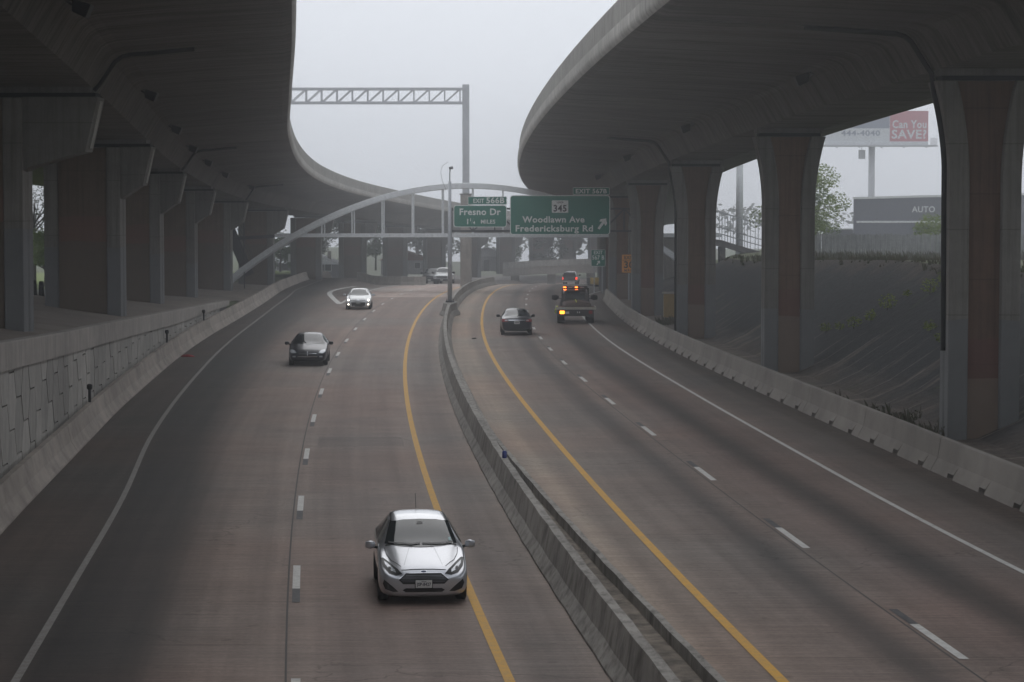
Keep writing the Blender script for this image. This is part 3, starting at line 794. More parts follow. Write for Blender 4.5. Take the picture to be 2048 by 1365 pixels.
for X in (-29.5, -26.6, -23.6):
    MB().tube([(X, AY0 + 0.2, 0.0), (X, AY0 + 0.2, 7.3)], 0.055, 6).build('approach_post', STEEL_DARK, pb, world=True)

# stair from the footbridge down to the left
stt = Thing('stair_flight', 'dark steel stair flight beside the left foot of the arch', 'stairs', (-24.6, 219.5, 0.2))
for yy in (219.0, 220.9):
    MB().bar((-26.3, yy, 7.0), (-23.8, yy, 1.0), 0.08, 0.75).build('stringer', STEEL_DARK, stt, world=True)
    MB().bar((-26.0, yy, 7.9), (-23.2, yy, 1.9), 0.05).build('handrail', STEEL_DARK, stt, world=True)
for k in range(18):
    t = (k + 0.5) / 18; MB().box(-26.3 + 2.5 * t - 0.18, -26.3 + 2.5 * t + 0.18, 219.05, 220.85, 7.0 - 6 * t - 0.02, 7.0 - 6 * t + 0.02).build('tread', STEEL_DARK, stt, world=True)
MB().box(-28.2, -26.2, 218.8, 221.0, 6.9, 7.05).build('landing', STEEL_DARK, stt, world=True)
for X in (-28.0, -26.4): MB().tube([(X, 219.2, 0.0), (X, 219.2, 6.95)], 0.09, 8).build('post', STEEL_DARK, stt, world=True)

# approach ramp on the right
rp = Thing('pedestrian_ramp', 'caged concrete pedestrian ramp behind the second and third right piers', 'ramp', (18.5, 216, 2))
pts = [(15.0, 4.7), (18.5, 4.25), (21.0, 3.5), (24.5, 2.55)]
for (xa, za), (xb, zb) in zip(pts, pts[1:]):
    rr = [[(x, y, z) for y, z in ((214.2, zz - 0.55), (217.0, zz - 0.55), (217.0, zz), (214.2, zz))] for x, zz in ((xa, za), (xb, zb))]
    MB().loft(rr).build('ramp_slab', CONC_DARK, rp, world=True)
    for y in (214.25, 216.95):
        for hz in (0.55, 1.1, 2.45):
            MB().bar((xa, y, za + hz), (xb, y, zb + hz), 0.06).build('rail', STEEL_GREY, rp, world=True)
        n = 5
        for i in range(n):
            t = i / n; x, z = xa + (xb - xa) * t, za + (zb - za) * t
            MB().bar((x, y, z), (x, y, z + 2.45), 0.06).build('cage_post', STEEL_GREY, rp, world=True)
for i in range(9):
    x = 15.2 + i; z = np.interp(x, [q[0] for q in pts], [q[1] for q in pts]) + 2.45
    MB().bar((x, 214.25, z), (x, 216.95, z), 0.06).build('cage_rib', STEEL_GREY, rp, world=True)
for x in (16.0, 18.6, 20.6, 22.6, 24.2):
    z = np.interp(x, [q[0] for q in pts], [q[1] for q in pts])
    MB().box(x - 0.25, x + 0.25, 214.6, 216.6, 0.3, z - 0.54).build('support', CONC_DARK, rp, world=True)
aw = Thing('abutment_wall', 'pale ribbed retaining wall between the third and fourth right piers', 'wall', (13.5, 222, 0.3))
MB().box(11.0, 17.5, 222, 222.6, -0.8, 4.3).build('wall', CONC_WALL, aw, world=True)
for i in range(12): MB().box(11.1 + i * 0.53, 11.45 + i * 0.53, 221.93, 222.0, -0.7, 4.2).build('rib', CONC_WALL, aw, world=True)
MB().box(10.9, 17.6, 221.8, 222.8, 4.3, 4.75).build('cap_beam', CONC_DARK, aw, world=True)

# ------------------------------------------------------------------ overhead gantry (empty truss)
GX, GY = -4.35, 230.0
gt = Thing('sign_gantry', 'tall grey gantry with an empty box truss reaching left over the motorway', 'gantry', (GX, GY, zleft(GY)))
MB().box(GX - 0.52, GX + 0.52, GY - 0.5, GY + 0.5, zleft(GY) - 0.6, 8.3).build('pedestal', CONC, gt, world=True, bevel=0.05)
MB().box(GX - 0.60, GX + 0.60, GY - 0.57, GY + 0.57, 8.3, 8.42).build('base_plate', CONC_DARK, gt, world=True)
MB().box(GX - 0.33, GX + 0.33, GY - 0.33, GY + 0.33, 8.42, 18.7).build('column', STEEL_GREY, gt, world=True, bevel=0.06)
MB().box(-33.0, -32.4, GY - 0.3, GY + 0.3, -1.0, 18.7).build('column', STEEL_GREY, gt, world=True, bevel=0.06)
zt, zb_ = 18.25, 16.95
for y in (GY - 0.65, GY + 0.65):
    for z in (zt, zb_):
        MB().bar((-32.7, y, z), (GX - 0.2, y, z), 0.2, 0.22).build('chord', STEEL_GREY, gt, world=True)
    X = GX - 0.55; k = 0
    while X > -31:
        MB().bar((X, y, zt), (X, y, zb_), 0.1).build('post', STEEL_GREY, gt, world=True)
        MB().bar((X, y, zt), (X - 1.45, y, zb_), 0.09).build('diagonal', STEEL_GREY, gt, world=True)
        X -= 1.45
for z in (zt, zb_):
    X = GX - 0.55
    while X > -31:
        MB().bar((X, GY - 0.6, z), (X, GY + 0.6, z), 0.07).build('strut', STEEL_GREY, gt, world=True); X -= 2.9

# ------------------------------------------------------------------ road signs
G_SIGN = plain('sign_green', (0.012, 0.19, 0.13), 0.45, var=0.06)
W_SIGN = plain('sign_white', (0.80, 0.82, 0.80), 0.4, var=0.04)
SIGN_BACK = plain('sign_aluminium', (0.4, 0.41, 0.42), 0.5, 0.4)
O_SIGN = plain('sign_orange', (0.75, 0.30, 0.035), 0.5, var=0.06)
K_SIGN = plain('sign_black', (0.02, 0.02, 0.02), 0.5)
def rrect(x0, x1, z0, z1, r, n=5):
    out = []
    for cx, cz, a0 in ((x1 - r, z0 + r, -90), (x1 - r, z1 - r, 0), (x0 + r, z1 - r, 90), (x0 + r, z0 + r, 180)):
        for i in range(n + 1):
            a = R(a0 + 90 * i / n); out.append((cx + r * math.cos(a), cz + r * math.sin(a)))
    return out
def sign_panel(th, x0, x1, z0, z1, r, bw, mat, bmat, y=0.0, name='panel'):
    MB().prism(rrect(x0, x1, z0, z1, r), y, y + 0.05).build(name, SIGN_BACK, th)
    o = rrect(x0, x1, z0, z1, r); i_ = rrect(x0 + bw, x1 - bw, z0 + bw, z1 - bw, max(r - bw, 0.01)); n = len(o)
    v = [(x, y - 0.012, z) for x, z in o] + [(x, y - 0.012, z) for x, z in i_]
    MB().add(v, [(k, (k+1) % n, n + (k+1) % n, n + k) for k in range(n)]).build('border', bmat, th)
    MB().add([(x, y - 0.009, z) for x, z in i_], [tuple(range(n))]).build('face', mat, th)
SY = 168.0
sf = Thing('sign_truss', 'dark cantilever sign truss behind the green exit signs', 'sign truss', (9.0, SY + 1, 0))
MB().tube([(9.0, SY + 1, -0.2), (9.0, SY + 1, 8.2)], 0.3, 14).build('post', STEEL_GREY, sf, world=True)
for y in (SY + 0.5, SY + 1.5):
    for z in (7.15, 5.6): MB().bar((-4.3, y, z), (9.2, y, z), 0.13).build('chord', STEEL_DARK, sf, world=True)
    for i in range(9):
        X = -4.2 + 1.5 * i
        MB().bar((X, y, 5.6), (X, y, 7.15), 0.08).build('post_member', STEEL_DARK, sf, world=True)
        a, b_ = ((5.6, 7.15) if i % 2 else (7.15, 5.6))
        MB().bar((X, y, a), (X + 1.5, y, b_), 0.08).build('diagonal', STEEL_DARK, sf, world=True)
for i in range(9): MB().bar((-4.2 + 1.5 * i, SY + 0.5, 5.6), (-4.2 + 1.5 * i, SY + 1.5, 5.6), 0.07).build('strut', STEEL_DARK, sf, world=True)

s1 = Thing('exit_sign', 'large green exit sign for Woodlawn Ave with a white route shield', 'road sign', (3.32, SY, 5.35))
sign_panel(s1, -3.46, 3.46, 0, 2.73, 0.22, 0.055, G_SIGN, W_SIGN)
lettering('Woodlawn Ave', 0.60, W_SIGN, s1, -0.46, -0.016, 0.86, 4.3)
lettering('Fredericksburg Rd', 0.60, W_SIGN, s1, -0.40, -0.016, 0.24, 5.35)
sh = MB().add([(x, -0.016, z) for x, z in rrect(-0.57, 0.57, 1.52, 2.38, 0.06)], [tuple(range(24))]).build('route_shield', W_SIGN, s1)
lettering('345', 0.62, K_SIGN, sh, 0, -0.022, 1.62, 0.9); lettering('LOOP', 0.17, K_SIGN, sh, 0, -0.022, 2.18)
a = 0.62; ar = [(-0.09, -0.42), (0.09, -0.42), (0.09, 0.12), (0.27, 0.02), (0.27, 0.22), (0, 0.48), (-0.27, 0.22), (-0.27, 0.02), (-0.09, 0.12)]
MB().add([(2.90 + x * math.cos(-a) - z * math.sin(-a), -0.016, 0.75 + x * math.sin(-a) + z * math.cos(-a)) for x, z in ar], [tuple(range(9))]).build('arrow', W_SIGN, s1)
t_ = sign_panel(s1, 0.88, 3.42, 2.76, 3.27, 0.08, 0.03, G_SIGN, W_SIGN, name='exit_tab')
lettering('EXIT 567B', 0.42, W_SIGN, s1, 2.15, -0.016, 2.87, 2.15)
s2 = Thing('exit_sign', 'small green exit sign for Fresno Dr, a mile and a quarter ahead', 'road sign', (-2.2, SY, 5.87))
sign_panel(s2, -1.84, 1.84, 0, 1.53, 0.2, 0.05, G_SIGN, W_SIGN)
lettering('Fresno Dr', 0.62, W_SIGN, s2, 0, -0.016, 0.86, 2.85)
lettering('1', 0.52, W_SIGN, s2, -0.86, -0.016, 0.22); lettering('1', 0.30, W_SIGN, s2, -0.66, -0.016, 0.42)
MB().bar((-0.62, -0.016, 0.24), (-0.46, -0.016, 0.62), 0.035, 0.01).build('fraction_bar', W_SIGN, s2)
lettering('4', 0.30, W_SIGN, s2, -0.42, -0.016, 0.22); lettering('MILES', 0.38, W_SIGN, s2, 0.55, -0.016, 0.26, 1.0)
sign_panel(s2, -0.85, 1.84, 1.56, 2.12, 0.06, 0.03, G_SIGN, W_SIGN, name='exit_tab')
lettering('EXIT', 0.40, W_SIGN, s2, -0.1, -0.016, 1.69, 0.75); lettering('566B', 0.55, W_SIGN, s2, 1.05, -0.016, 1.67, 1.25)
s3 = Thing('gore_sign', 'small green gore exit sign with an arrow, hazy below the big sign', 'road sign', (7.45, 210, zright(210)))
MB().bar((-0.35, 0.06, -0.3), (-0.35, 0.06, 3.7), 0.09).build('post', STEEL_GREY, s3); MB().bar((0.35, 0.06, -0.3), (0.35, 0.06, 3.7), 0.09).build('post', STEEL_GREY, s3)
sign_panel(s3, -0.62, 0.62, 2.3, 3.75, 0.1, 0.03, G_SIGN, W_SIGN)
lettering('EXIT', 0.42, W_SIGN, s3, 0, -0.016, 3.36, 0.75); lettering('567 B', 0.5, W_SIGN, s3, 0, -0.016, 2.9, 1.05)
MB().add([(x * math.cos(-a) * 0.5 - z * math.sin(-a) * 0.5, -0.016, 2.6 + x * math.sin(-a) * 0.5 + z * math.cos(-a) * 0.5) for x, z in ar], [tuple(range(9))]).build('arrow', W_SIGN, s3)
s4 = Thing('advisory_sign', 'orange exit speed advisory sign beside a right pier', 'road sign', (9.0, 187, zright(187)))
MB().bar((0.0, 0.06, -0.3), (0.0, 0.06, 3.6), 0.1).build('post', STEEL_GREY, s4)
sign_panel(s4, -0.58, 0.58, 2.2, 3.65, 0.08, 0.03, O_SIGN, K_SIGN)
lettering('EXIT', 0.36, K_SIGN, s4, 0, -0.016, 3.27, 0.72); lettering('30', 0.72, K_SIGN, s4, 0, -0.016, 2.6, 0.75); lettering('M.P.H.', 0.24, K_SIGN, s4, 0, -0.016, 2.32, 0.7)
MB().box(-0.5, 0.5, -0.017, -0.012, 3.17, 3.2).build('rule', K_SIGN, s4)

# camera pole on the median
cp = Thing('camera_pole', 'slim grey camera pole standing on the median barrier', 'pole', (med_L(165) + 0.35, 165, 0.82))
MB().tube([(0, 0, 0), (0, 0, 3), (0, 0, 8.2)], [0.165, 0.145, 0.10], 12).build('shaft', STEEL_GREY, cp, smooth=True)
MB().box(-0.3, 0.3, -0.3, 0.3, 0.0, 0.07).build('base_plate', STEEL_DARK, cp)
for i in range(4):
    MB().tube([(0.22 * (1 if i % 2 else -1), 0.22 * (1 if i > 1 else -1), 0.05), (0.22 * (1 if i % 2 else -1), 0.22 * (1 if i > 1 else -1), 0.2)], 0.03, 6).build('anchor_bolt', STEEL_DARK, cp)
MB().tube([(0, 0, 8.15), (0, 0, 8.75), (0.03, 0, 9.05)], 0.035, 8).build('mast', STEEL_DARK, cp)
MB().tube([(-0.05, 0, 9.08), (0.22, 0, 9.12)], [0.09, 0.1], 10).build('camera_head', STEEL_DARK, cp)
MB().tube([(-0.25, 0, 7.6), (-0.5, 0, 8.2), (-0.62, 0, 8.8), (-0.5, 0, 9.25), (-0.1, 0, 9.5)], 0.012, 5).build('antenna_wire', STEEL_DARK, cp)

# gore barrier between the ramp and the motorway
gb = curve([246, 256, 268, 285, 305], [-11.4, -13.6, -16.3, -15.0, -12.0])
rows = []
for X, d in ((-16.9, 265), (-16.2, 262), (-14.8, 258), (-13.2, 255), (-11.6, 253.5), (-10.2, 253.2), (-9.0, 254)):
    z = zl_at(X, d) ; rows.append([(X, d - 0.35, z - 0.1), (X, d - 0.15, z + 0.35), (X, d - 0.08, z + 0.9), (X, d + 0.1, z + 0.9), (X, d + 0.35, z - 0.1)])
ob = MB().loft(rows).build('gore_barrier', CONC, None, bevel=0.02); tag(ob, 'low concrete barrier at the ramp nose behind the white sedan', 'barrier')

# right exit ramp outer barrier
rows = []
for X, d in ((8.6, 206), (9.6, 214), (11.2, 222), (13.4, 229)):
    z = zright(d); rows.append([(X, d, z - 0.1), (X + 0.15, d, z + 0.35), (X + 0.25, d, z + 0.9), (X + 0.42, d, z + 0.9), (X + 0.65, d, z - 0.1)])
ob = MB().loft(rows).build('ramp_barrier', CONC, None); tag(ob, 'pale concrete barrier bending right along the exit ramp', 'barrier')

# brown utility cabinet
uc = Thing('utility_cabinet', 'ochre utility cabinet with a pale lid between the third and fourth right piers', 'cabinet', (9.75, 150, 0.5))
OCH = plain('ochre_paint', (0.30, 0.20, 0.07), 0.6)
MB().box(-0.38, 0.38, -0.3, 0.3, 0, 1.45).build('body', OCH, uc, bevel=0.02); MB().box(-0.46, 0.46, -0.38, 0.38, 1.45, 1.56).build('lid', CONC, uc, bevel=0.02)
MB().box(-0.36, -0.01, -0.315, -0.302, 0.08, 1.38).build('door', OCH, uc); MB().box(0.01, 0.36, -0.315, -0.302, 0.08, 1.38).build('door', OCH, uc)

# ------------------------------------------------------------------ right background: fence, workshop, billboard, pole
WOOD = concrete('weathered_fence_wood', (0.27, 0.275, 0.27), stain=(0.4, 0.42, 0.4), streak=0.9, var=0.25, scale=3, streak_scale=(6, 6, 0.4))
FY = 162.0; zf = ground_right(26, FY) - 0.05
fn = Thing('board_fence', 'weathered grey board fence along the top of the right bank', 'fence', (19.0, FY, zf))
bd = MB().loft([[(0, 0, 0), (0.135, 0, 0), (0.135, 0.02, 0), (0, 0.02, 0)], [(0, 0, 1.78), (0.135, 0, 1.78), (0.135, 0.02, 1.78), (0, 0.02, 1.78)], [(0.03, 0, 1.83), (0.105, 0, 1.83), (0.105, 0.02, 1.83), (0.03, 0.02, 1.83)]]).build('board', WOOD, fn)
for i in range(1, 118):
    o = share(bd, fn, (i * 0.148, random.uniform(-0.006, 0.006), random.uniform(-0.06, 0.03))); o.rotation_euler = (0, random.uniform(-0.008, 0.008), 0)
    o.scale = (1, 1, random.uniform(0.97, 1.03))
for i in range(8): MB().bar((i * 2.4 + 0.5, 0.08, 0), (i * 2.4 + 0.5, 0.08, 1.85), 0.1).build('post', WOOD, fn)
for z in (0.4, 1.4): MB().bar((0, 0.045, z), (17.4, 0.045, z), 0.04, 0.09).build('rail', WOOD, fn)

BLDG = plain('slate_blue_siding', (0.085, 0.09, 0.115), 0.6, var=0.1)
TRIM = plain('white_trim', (0.62, 0.63, 0.63), 0.6)
bz = 2.9; by = 235.0
wk = Thing('workshop_building', 'dark slate workshop with white band and AUTO lettering beyond the fence', 'building', (39.3, 280.0, 2.0))
wk.obj.scale = (1.19, 1.19, 1.19)
rr = [[(0, 0, 0), (26, 3.0, 0), (26, 18, 0), (2.4, 15, 0)], [(0, 0, 5.15), (26, 3.0, 5.75), (26, 18, 5.75), (2.4, 15, 5.15)]]
MB().loft(rr).build('wall', BLDG, wk)
def wl(x, z0, z1, out, x1, name, mat):
    k = 3.0 / 26; rr = [[(q, q * k - out, z0 + (q * 0.6 / 26 if z0 > 4.5 else 0)), (q, q * k - out, z1 + (q * 0.6 / 26 if z0 > 4.5 else 0)), (q, q * k - 0.004, z1 + (q * 0.6 / 26 if z0 > 4.5 else 0)), (q, q * k - 0.004, z0 + (q * 0.6 / 26 if z0 > 4.5 else 0))] for q in (x, x1)]
    return MB().loft(rr).build(name, mat, wk)
wl(-0.1, 5.0, 5.22, 0.12, 26, 'roof_trim', TRIM); wl(0.3, 2.72, 2.9, 0.06, 14.5, 'white_band', TRIM)
wl(3.2, 0.9, 1.0, 0.06, 4.6, 'vent_strip', TRIM)
for i in range(7): wl(2.3 + 3.4 * i, 0.1, 4.9, 0.02, 2.33 + 3.4 * i, 'panel_seam', STEEL_DARK)
lettering('AUTO', 0.80, TRIM, wk, 6.85, 6.9 * 3 / 26 - 0.30, 3.75, 2.25); lettering('SP', 0.80, TRIM, wk, 9.3, 9.3 * 3 / 26 - 0.30, 3.75, 1.05)
MB().box(-1.6, 0.55, 4, 10, 0, 2.0).build('side_annex', BLDG, wk)
MB().box(-1.7, 0.5, 3.9, 10.1, 2.0, 2.12).build('annex_roof', TRIM, wk)
MB().tube([(13.4, 4, 5.3), (13.4, 4, 6.3)], 0.06, 6).build('roof_vent', STEEL_GREY, wk)

BBY = 350.0
bbz = 2.2
bb = Thing('billboard', 'faded red and white roadside billboard on a single post, deep in the haze', 'billboard', (63.6, 430.0, 0.97))
bb.obj.scale = (1.2286, 1.2286, 1.2286)
MB().tube([(0, 0.6, -6), (0, 0.6, 14.2)], 0.48, 16).build('post', STEEL_GREY, bb, smooth=True)
PALE = plain('billboard_pale', (0.6, 0.62, 0.64), 0.6); BB_BLUE = plain('billboard_slate', (0.12, 0.15, 0.22), 0.6); BB_RED = plain('billboard_red', (0.42, 0.045, 0.075), 0.6)
x0, x1 = -6.8, 8.0; z0 = 14.1
MB().box(x0, x1, 0.0, 0.25, z0, z0 + 4.4).build('panel', PALE, bb)
MB().box(x0, 2.45, -0.02, -0.004, z0 + 1.9, z0 + 4.38).build('dark_print', BB_BLUE, bb)
MB().box(2.5, x1, -0.02, -0.004, z0 + 0.02, z0 + 4.38).build('red_print', BB_RED, bb)
lettering('Can You', 1.55, PALE, bb, 5.3, -0.03, z0 + 1.95, 4.9); lettering('SAVE?', 1.75, PALE, bb, 5.25, -0.03, z0 + 0.45, 5.0)
lettering('444-4040', 1.05, BB_BLUE, bb, -1.7, -0.03, z0 + 0.85, 5.6)
MB().box(x0 - 0.7, x1 + 1.2, -1.2, 0.9, z0 - 0.75, z0 - 0.5).build('catwalk', STEEL_GREY, bb)
MB().box(x0, x1, -0.05, 0.3, z0 - 0.48, z0 - 0.02).build('apron', PALE, bb)
for i in range(9): MB().tube([(x1 + 0.2 + 0.11 * i, -1.1, z0 - 0.5), (x1 + 0.2 + 0.11 * i, -1.1, z0 + 0.5)], 0.03, 5).build('rail_post', STEEL_GREY, bb)
for i in range(5): MB().bar((x0 + 1.5 + 3.2 * i, -2.1, z0 - 0.9), (x0 + 1.5 + 3.2 * i, 0.2, z0 - 0.7), 0.12).build('lamp_arm', STEEL_GREY, bb)
MB().box(-1.9, -0.95, 0.3, 0.7, 11.6, 12.9).build('meter_cage', STEEL_GREY, bb); MB().tube([(-1.45, 0.5, 12.8), (-1.45, 0.5, 13.4)], 0.05, 6).build('conduit', STEEL_GREY, bb)

lp = Thing('light_mast', 'tall pale mast rising beside the pedestrian ramp', 'mast', (21.7, 232, ground_right(21.7, 232) - 0.1))
MB().tube([(0, 0, 0), (0, 0, 14.5)], [0.36, 0.3], 14).build('shaft', STEEL_LIGHT, lp, smooth=True)
MB().tube([(0, 0, 14.45), (0, 0, 14.6), (0, 0, 14.85), (0, 0, 14.95)], [0.3, 0.55, 0.55, 0.3], 12).build('lamp_ring', STEEL_GREY, lp)
MB().tube([(0, 0, 0), (0, 0, 0.12)], 0.55, 14).build('base_flange', STEEL_GREY, lp)

# far ramp bridge in the middle distance
fb = Thing('ramp_bridge', 'low hazy concrete ramp bridge beyond the crest, right of centre', 'bridge', (9, 400, -7))
rr = [[(x, y, z) for y, z in ((399, zz - 1.5), (407, zz - 1.5), (407, zz), (399, zz))] for x, zz in ((-1.5, -3.1), (5, -2.7), (18, -2.3))]
MB().loft(rr).build('deck', CONC, fb, world=True)
rr = [[(x, y, z) for y, z in ((398.8, zz - 0.2), (399.1, zz - 0.2), (399.1, zz + 0.8), (398.8, zz + 0.8))] for x, zz in ((-1.5, -3.1), (5, -2.7), (18, -2.3))]
MB().loft(rr).build('parapet', CONC_FASCIA, fb, world=True)
for x in (0.5, 6.5, 13.0): MB().box(x - 0.7, x + 0.7, 401, 403, -9, -4.1).build('column', CONC, fb, world=True)

# ------------------------------------------------------------------ left background
for k in range(7):
    X = -25.9 + 0.36 * k; d = 126 + 0.05 * k; z = ground_left(X, d)
    th = Thing('plastic_bollard', ['black barrel bollard at the left end of the row', 'second black barrel bollard from the left', 'third black barrel bollard from the left', 'fourth black barrel bollard from the left', 'fifth black barrel bollard from the left', 'sixth black barrel bollard from the left', 'black barrel bollard at the right end of the row'][k] + ' behind the near pier',
               'bollard', (X, d, z), 0, 'black bollards behind the near left pier')
    MB().tube([(0, 0, 0), (0, 0, 0.1), (0, 0, 0.75), (0, 0, 0.8)], [0.17, 0.14, 0.12, 0.08], 10).build('body', BLACK, th, smooth=True)
    MB().tube([(0, 0, 0.5), (0, 0, 0.6)], 0.135, 10).build('collar', STEEL_DARK, th)
wp = Thing('white_pole', 'white pole on the verge seen between the two nearest left piers', 'pole', (-38.1, 200, plateau_L(200)))
MB().tube([(0, 0, -0.1), (0, 0, 7.4)], [0.14, 0.12], 10).build('shaft', W_SIGN, wp, smooth=True); MB().tube([(0, 0, 7.4), (0, 0, 7.5)], [0.16, 0.06], 10).build('cap', W_SIGN, wp); MB().box(-0.2, 0.2, -0.2, 0.2, -0.1, 0.25).build('base', CONC, wp)
VERGE = plain('lime_grass', (0.14, 0.19, 0.035), 0.95, var=0.4, scale=2)
rows = [[(x, d, plateau_L(d) + 0.05) for x in (-75, -60, -50, -37.5)] for d in range(160, 330, 10)]
MB().loft(rows, closed=False); ob = MB().loft(rows, closed=False).build('verge', VERGE, fix=False); structure(ob)
rows = [[(x, d, plateau_L(d) + 0.06) for x in (-40, -34, -29, -25.6)] for d in range(300, 345, 5)]
structure(MB().loft(rows, closed=False).build('far_verge', VERGE, fix=False))

def house(x, d, z, w, dep, h, rh, wallm, roofm, label, win=2):
    th = Thing('house', label, 'house', (x, d, z), 0, 'far houses beyond the viaduct')
    MB().box(-w/2, w/2, 0, dep, 0, h).build('wall', wallm, th)
    rf = MB().prism([(-w/2 - 0.4, h), (w/2 + 0.4, h), (0, h + rh)], -0.5, dep + 0.5).build('roof', roofm, th)
    MB().box(w * 0.2, w * 0.2 + 0.5, dep * 0.4, dep * 0.4 + 0.5, h + 0.2, h + rh + 0.5).build('chimney', CONC, rf)
    for i in range(win):
        xx = -w/2 + w * (i + 0.5) / win
        wn = MB().box(xx - 0.5, xx + 0.5, -0.06, 0.02, 0.9, 2.0).build('window', W_SIGN, th); MB().box(xx - 0.42, xx + 0.42, -0.075, -0.062, 0.98, 1.92).build('pane', plain('dark_pane', (0.03, 0.035, 0.04), 0.2), wn)
    MB().box(-0.45, 0.45, -0.05, 0.02, 0, 2.0).build('door', STEEL_DARK, th)
LWALL = plain('pale_siding', (0.45, 0.45, 0.46), 0.7); LROOF = plain('pale_metal_roof', (0.75, 0.77, 0.80), 0.5); GWALL = plain('grey_siding', (0.2, 0.2, 0.22), 0.7)
house(-28.2, 352, -3.3, 6.2, 8, 1.9, 1.35, GWALL, LROOF, 'far house with a bright gabled roof left of the far piers')
house(-33.8, 362, -3.4, 7.0, 8, 1.9, 1.3, GWALL, LROOF, 'far house behind and left of the bright gabled one')
house(-17.5, 398, -4.2, 8, 8, 2.3, 1.5, LWALL, plain('red_brown_roof', (0.25, 0.09, 0.06), 0.7), 'far house with a red brown roof between the far piers')
house(-4.5, 430, -4.6, 9, 8, 2.6, 1.6, LWALL, LROOF, 'far pale house near the gantry base')
sg = Thing('street_sign', 'small white street sign beside the far house', 'sign', (-27.3, 300, plateau_L(300)))
MB().bar((0, 0, -0.1), (0, 0, 2.6), 0.07).build('post', STEEL_GREY, sg); MB().box(-0.35, 0.35, -0.06, -0.03, 1.6, 2.6).build('plate', W_SIGN, sg)

# ------------------------------------------------------------------ litter
RED = plain('red_rag', (0.35, 0.02, 0.025), 0.8); BLUE = plain('blue_can', (0.02, 0.04, 0.22), 0.4, 0.3)
def at(px, py, z):
    """point on the level z seen in that direction, used to set small litter down"""
    a = R(3.27); yy = (682.5 - py) / 4860; xx = (px - 1024) / 4860
    dirv = Vector((xx, math.cos(a) + yy * math.sin(a), -math.sin(a) + yy * math.cos(a))); t = (z - 7.6) / dirv.z
    return Vector((dirv.x * t, dirv.y * t, z))
q = at(376, 714, 0.0)
mb = MB(); mb.loft([[(-0.35, -0.12, 0), (0.05, -0.2, 0), (0.3, -0.05, 0), (0.32, 0.15, 0), (-0.1, 0.22, 0)], [(-0.28, -0.08, 0.09), (0.02, -0.12, 0.13), (0.2, -0.02, 0.06), (0.2, 0.1, 0.07), (-0.1, 0.12, 0.1)]])
ob = mb.build('rag', RED, None, smooth=True); ob.location = q; tag(ob, 'crumpled red rag lying on the left shoulder', 'rag')
q = at(1030, 916, 0.83)
cn = Thing('drink_can', 'dented blue can standing on the median barrier', 'can', (med_L(q.y) + 0.35, q.y, 0.82))
MB().tube([(0, 0, 0), (0, 0, 0.02), (0, 0, 0.16), (0, 0, 0.2)], [0.05, 0.065, 0.065, 0.04], 12).build('body', BLUE, cn, smooth=True); MB().tube([(0, 0, 0.2), (0, 0, 0.205)], 0.04, 10).build('lid', STEEL_GREY, cn)
for px, py, lab in ((948, 682, 'dark scrap of tyre on the right median shoulder'), (884, 730, 'pale scrap beside the median barrier on the left side')):
    q = at(px, py, 0.05); q.z = zright(q.y) if px > 930 else zleft(q.y)
    mb = MB(); mb.loft([[(-0.15, -0.08, 0), (0.12, -0.1, 0), (0.17, 0.09, 0), (-0.1, 0.1, 0)], [(-0.1, -0.05, 0.05), (0.08, -0.06, 0.07), (0.1, 0.05, 0.04), (-0.06, 0.06, 0.06)]])
    ob = mb.build('road_debris', BLACK if px > 930 else CONC); ob.location = q; tag(ob, lab, 'debris', 'scraps on the road')
# ------------------------------------------------------------------ vehicles
GLASS = plain('dark_glass', (0.018, 0.022, 0.024), 0.06, var=0.0, spec=0.7)
CHROME = plain('chrome', (0.75, 0.75, 0.77), 0.15, 1.0, var=0.0)
TYRE = BLACK
TRIMK = plain('black_plastic', (0.012, 0.012, 0.013), 0.45, var=0.0)
GAPK = plain('shut_line', (0.02, 0.02, 0.022), 0.8, var=0.0)
LAMP = plain('headlamp_lens', (0.55, 0.57, 0.60), 0.12, 0.3, var=0.3, scale=25)
PLATE = plain('licence_plate', (0.62, 0.62, 0.60), 0.5, var=0.05)
PLATE_K = plain('plate_text', (0.05, 0.05, 0.07), 0.5, var=0.0)
TAIL = plain('tail_lamp', (0.28, 0.012, 0.012), 0.2, var=0.1)
def lit(name, col, s): return plain(name, col, 0.3, var=0.0, emit=col, es=s)
HEAD_LIT = lit('headlamp_lit', (1.0, 0.93, 0.78), 5.0); AMBER = lit('amber_beacon_lit', (1.0, 0.18, 0.02), 7.0)
TAIL_LIT = lit('tail_lamp_lit', (1.0, 0.05, 0.02), 2.5); TURN_LIT = lit('turn_signal_lit', (1.0, 0.28, 0.02), 7.0)

